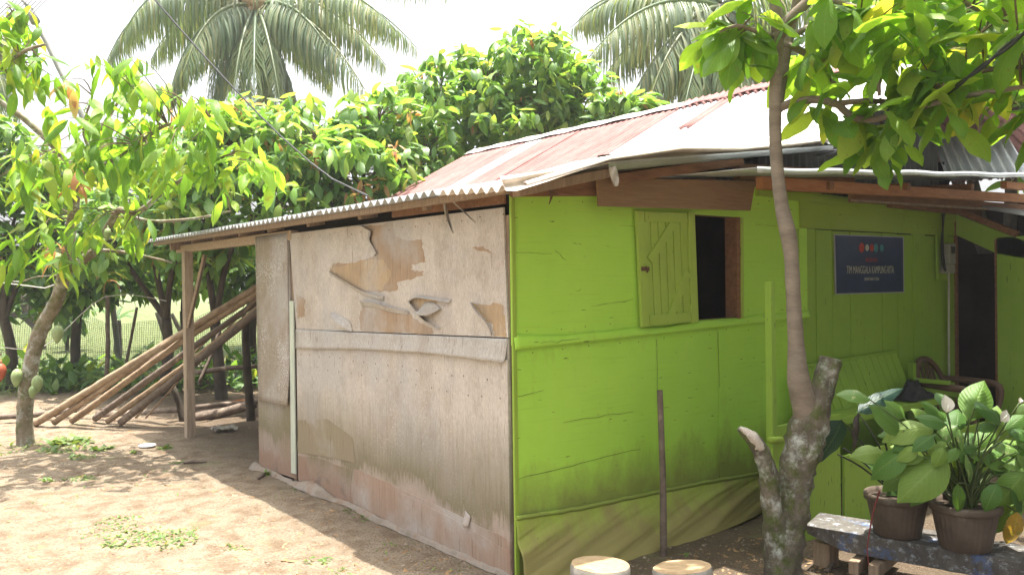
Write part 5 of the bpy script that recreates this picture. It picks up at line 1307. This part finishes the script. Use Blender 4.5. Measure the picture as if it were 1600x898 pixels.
# hanging scraps at the eaves
def scrap(pts, y, name, mat, lab, w=.03, fn_=ony):
    mb = MB(); P_ = [fn_(px, py, y) for px, py in pts]
    def f2(u, v):
        i = v * (len(P_) - 1); kk = min(int(i), len(P_) - 2); p = P_[kk].lerp(P_[kk + 1], i - kk); ww = w * (.4 + math.sin(PI * min(.98, v * .8 + .15))) / 1.4
        return p + RT * (u - .5) * ww * 2 + FW * .012 * math.sin(u * 5 + v * 7)
    tag(mb.grid(f2, 5, 10).build(name, mat, None, loc=P_[0], smooth=True, solid=.001), lab, 'scrap')
scrap([(957, 260), (960, 275), (963, 291)], -.42, 'plastic_scrap', 'plastic_scrap', 'pale plastic scrap hanging from the rafter end above the window', .022)
scrap([(692, 306), (698, 335), (708, 364)], -.05, 'plastic_strip', 'plastic_scrap', 'longer plastic strip dangling from the eave over the plywood', .010, onx)
scrap([(700, 308), (722, 328), (743, 348)], -.06, 'plastic_strip', 'plastic_scrap', 'shorter slanting plastic strip dangling from the eave', .006, onx)
for j, (pts) in enumerate([[(850, 289), (862, 302), (858, 319)]]):
    mb = MB(); P_ = [ony(x, y, -.06) for x, y in pts]; mb.tube([P_[0], P_[1], P_[2]], [.002, .010, .002], 6, .3, .01)
    mb.tube([P_[1], ony(873, 304, -.06)], [.007, .001], 5); mb.tube([P_[1], ony(866, 296, -.06)], [.005, .001], 5)
    tag(mb.build('dry_leaf', 'rusty_iron', None, loc=P_[1]), 'shrivelled dark leaf caught in cobweb under the roof corner', 'leaf')

# cables
sA, sB = at(1275, 243, 5.6), at(1640, 20, 2.9)
for j, off in enumerate((0, 1)):
    mb = MB(); pts = []
    for i in range(60):
        s_ = i / 59; p = sA.lerp(sB, s_) + Vector((0, 0, -.10 * math.sin(PI * s_))); a = s_ * 40 + off * PI
        pts.append(p + UP * .007 * math.sin(a) + FW * .007 * math.cos(a))
    mb.tube(pts, [.0065] * 60, 6)
    if j == 0: wire = thing('power_cable', 'twisted black power cable running to the house before the leaves', 'cable', sA)
    mb.build('strand', 'cable_black', wire, smooth=True)
tag(MB().tube([at(190, -60, 9.2), at(330, 100, 9.0), at(440, 214, 8.8), at(520, 280, 8.6), at(575, 306, 8.3)], [.010] * 5, 6, 0, .3).build('overhead_wire', 'cable_black', None), 'single overhead wire crossing the palm fronds', 'wire')
# aerial on a leaning mast, far left
b = at(190, 449, 14); b.z = 0
an = thing('television_aerial', 'television aerial on a leaning mast in the top left corner', 'aerial', b)
mtop = at(40, 5, 14)
MB().tube([b - Vector((0, 0, .2)), at(140, 230, 14), at(92, 108, 14), mtop], [.05, .045, .04, .035], 8, 0, .3).build('mast', 'meter_grey', an, smooth=True)
MB().tube([at(47, 18, 13.9), at(56, 36, 13.9)], [.075, .075], 12).build('sleeve', 'meter_grey', an, smooth=True)
boom = (at(10, 5, 14), at(45, 28, 13.8))
MB().tube([boom[0], boom[1]], [.018, .018], 6).build('boom', 'meter_grey', an)
MB().tube([at(18, -12, 14), at(50, 14, 13.9)], [.018, .018], 6).build('boom', 'meter_grey', an)
for i in range(9):
    p = boom[0].lerp(boom[1], i / 8); MB().tube([p + (RT * .45 + UP * .45), p - (RT * .30 + UP * .30)], [.007, .007], 5).build('element', 'meter_grey', an)

# ------------------------------------------------------------------ thin haze added to pale the distance like lens flare
hm_ = bpy.data.materials.new('air'); hm_.use_nodes = True; ht = hm_.node_tree; ht.nodes.clear()
ho = ht.nodes.new('ShaderNodeOutputMaterial'); hv = ht.nodes.new('ShaderNodeVolumePrincipled')
hv.inputs['Color'].default_value = (.95, .97, 1, 1); hv.inputs['Density'].default_value = .0013; hv.inputs['Anisotropy'].default_value = .2
ht.links.new(hv.outputs[0], ho.inputs['Volume']); M['air'] = hm_
hz_ = MB().box((gx[0] - 20, gy[0] - 20, -1.5), (gx[-1] + 20, gy[-1] + 20, 14.5)).build('haze', 'air', None)
hz_['kind'] = 'stuff'; hz_['label'] = 'thin haze added over the yard, standing in for lens flare'; hz_['category'] = 'haze'
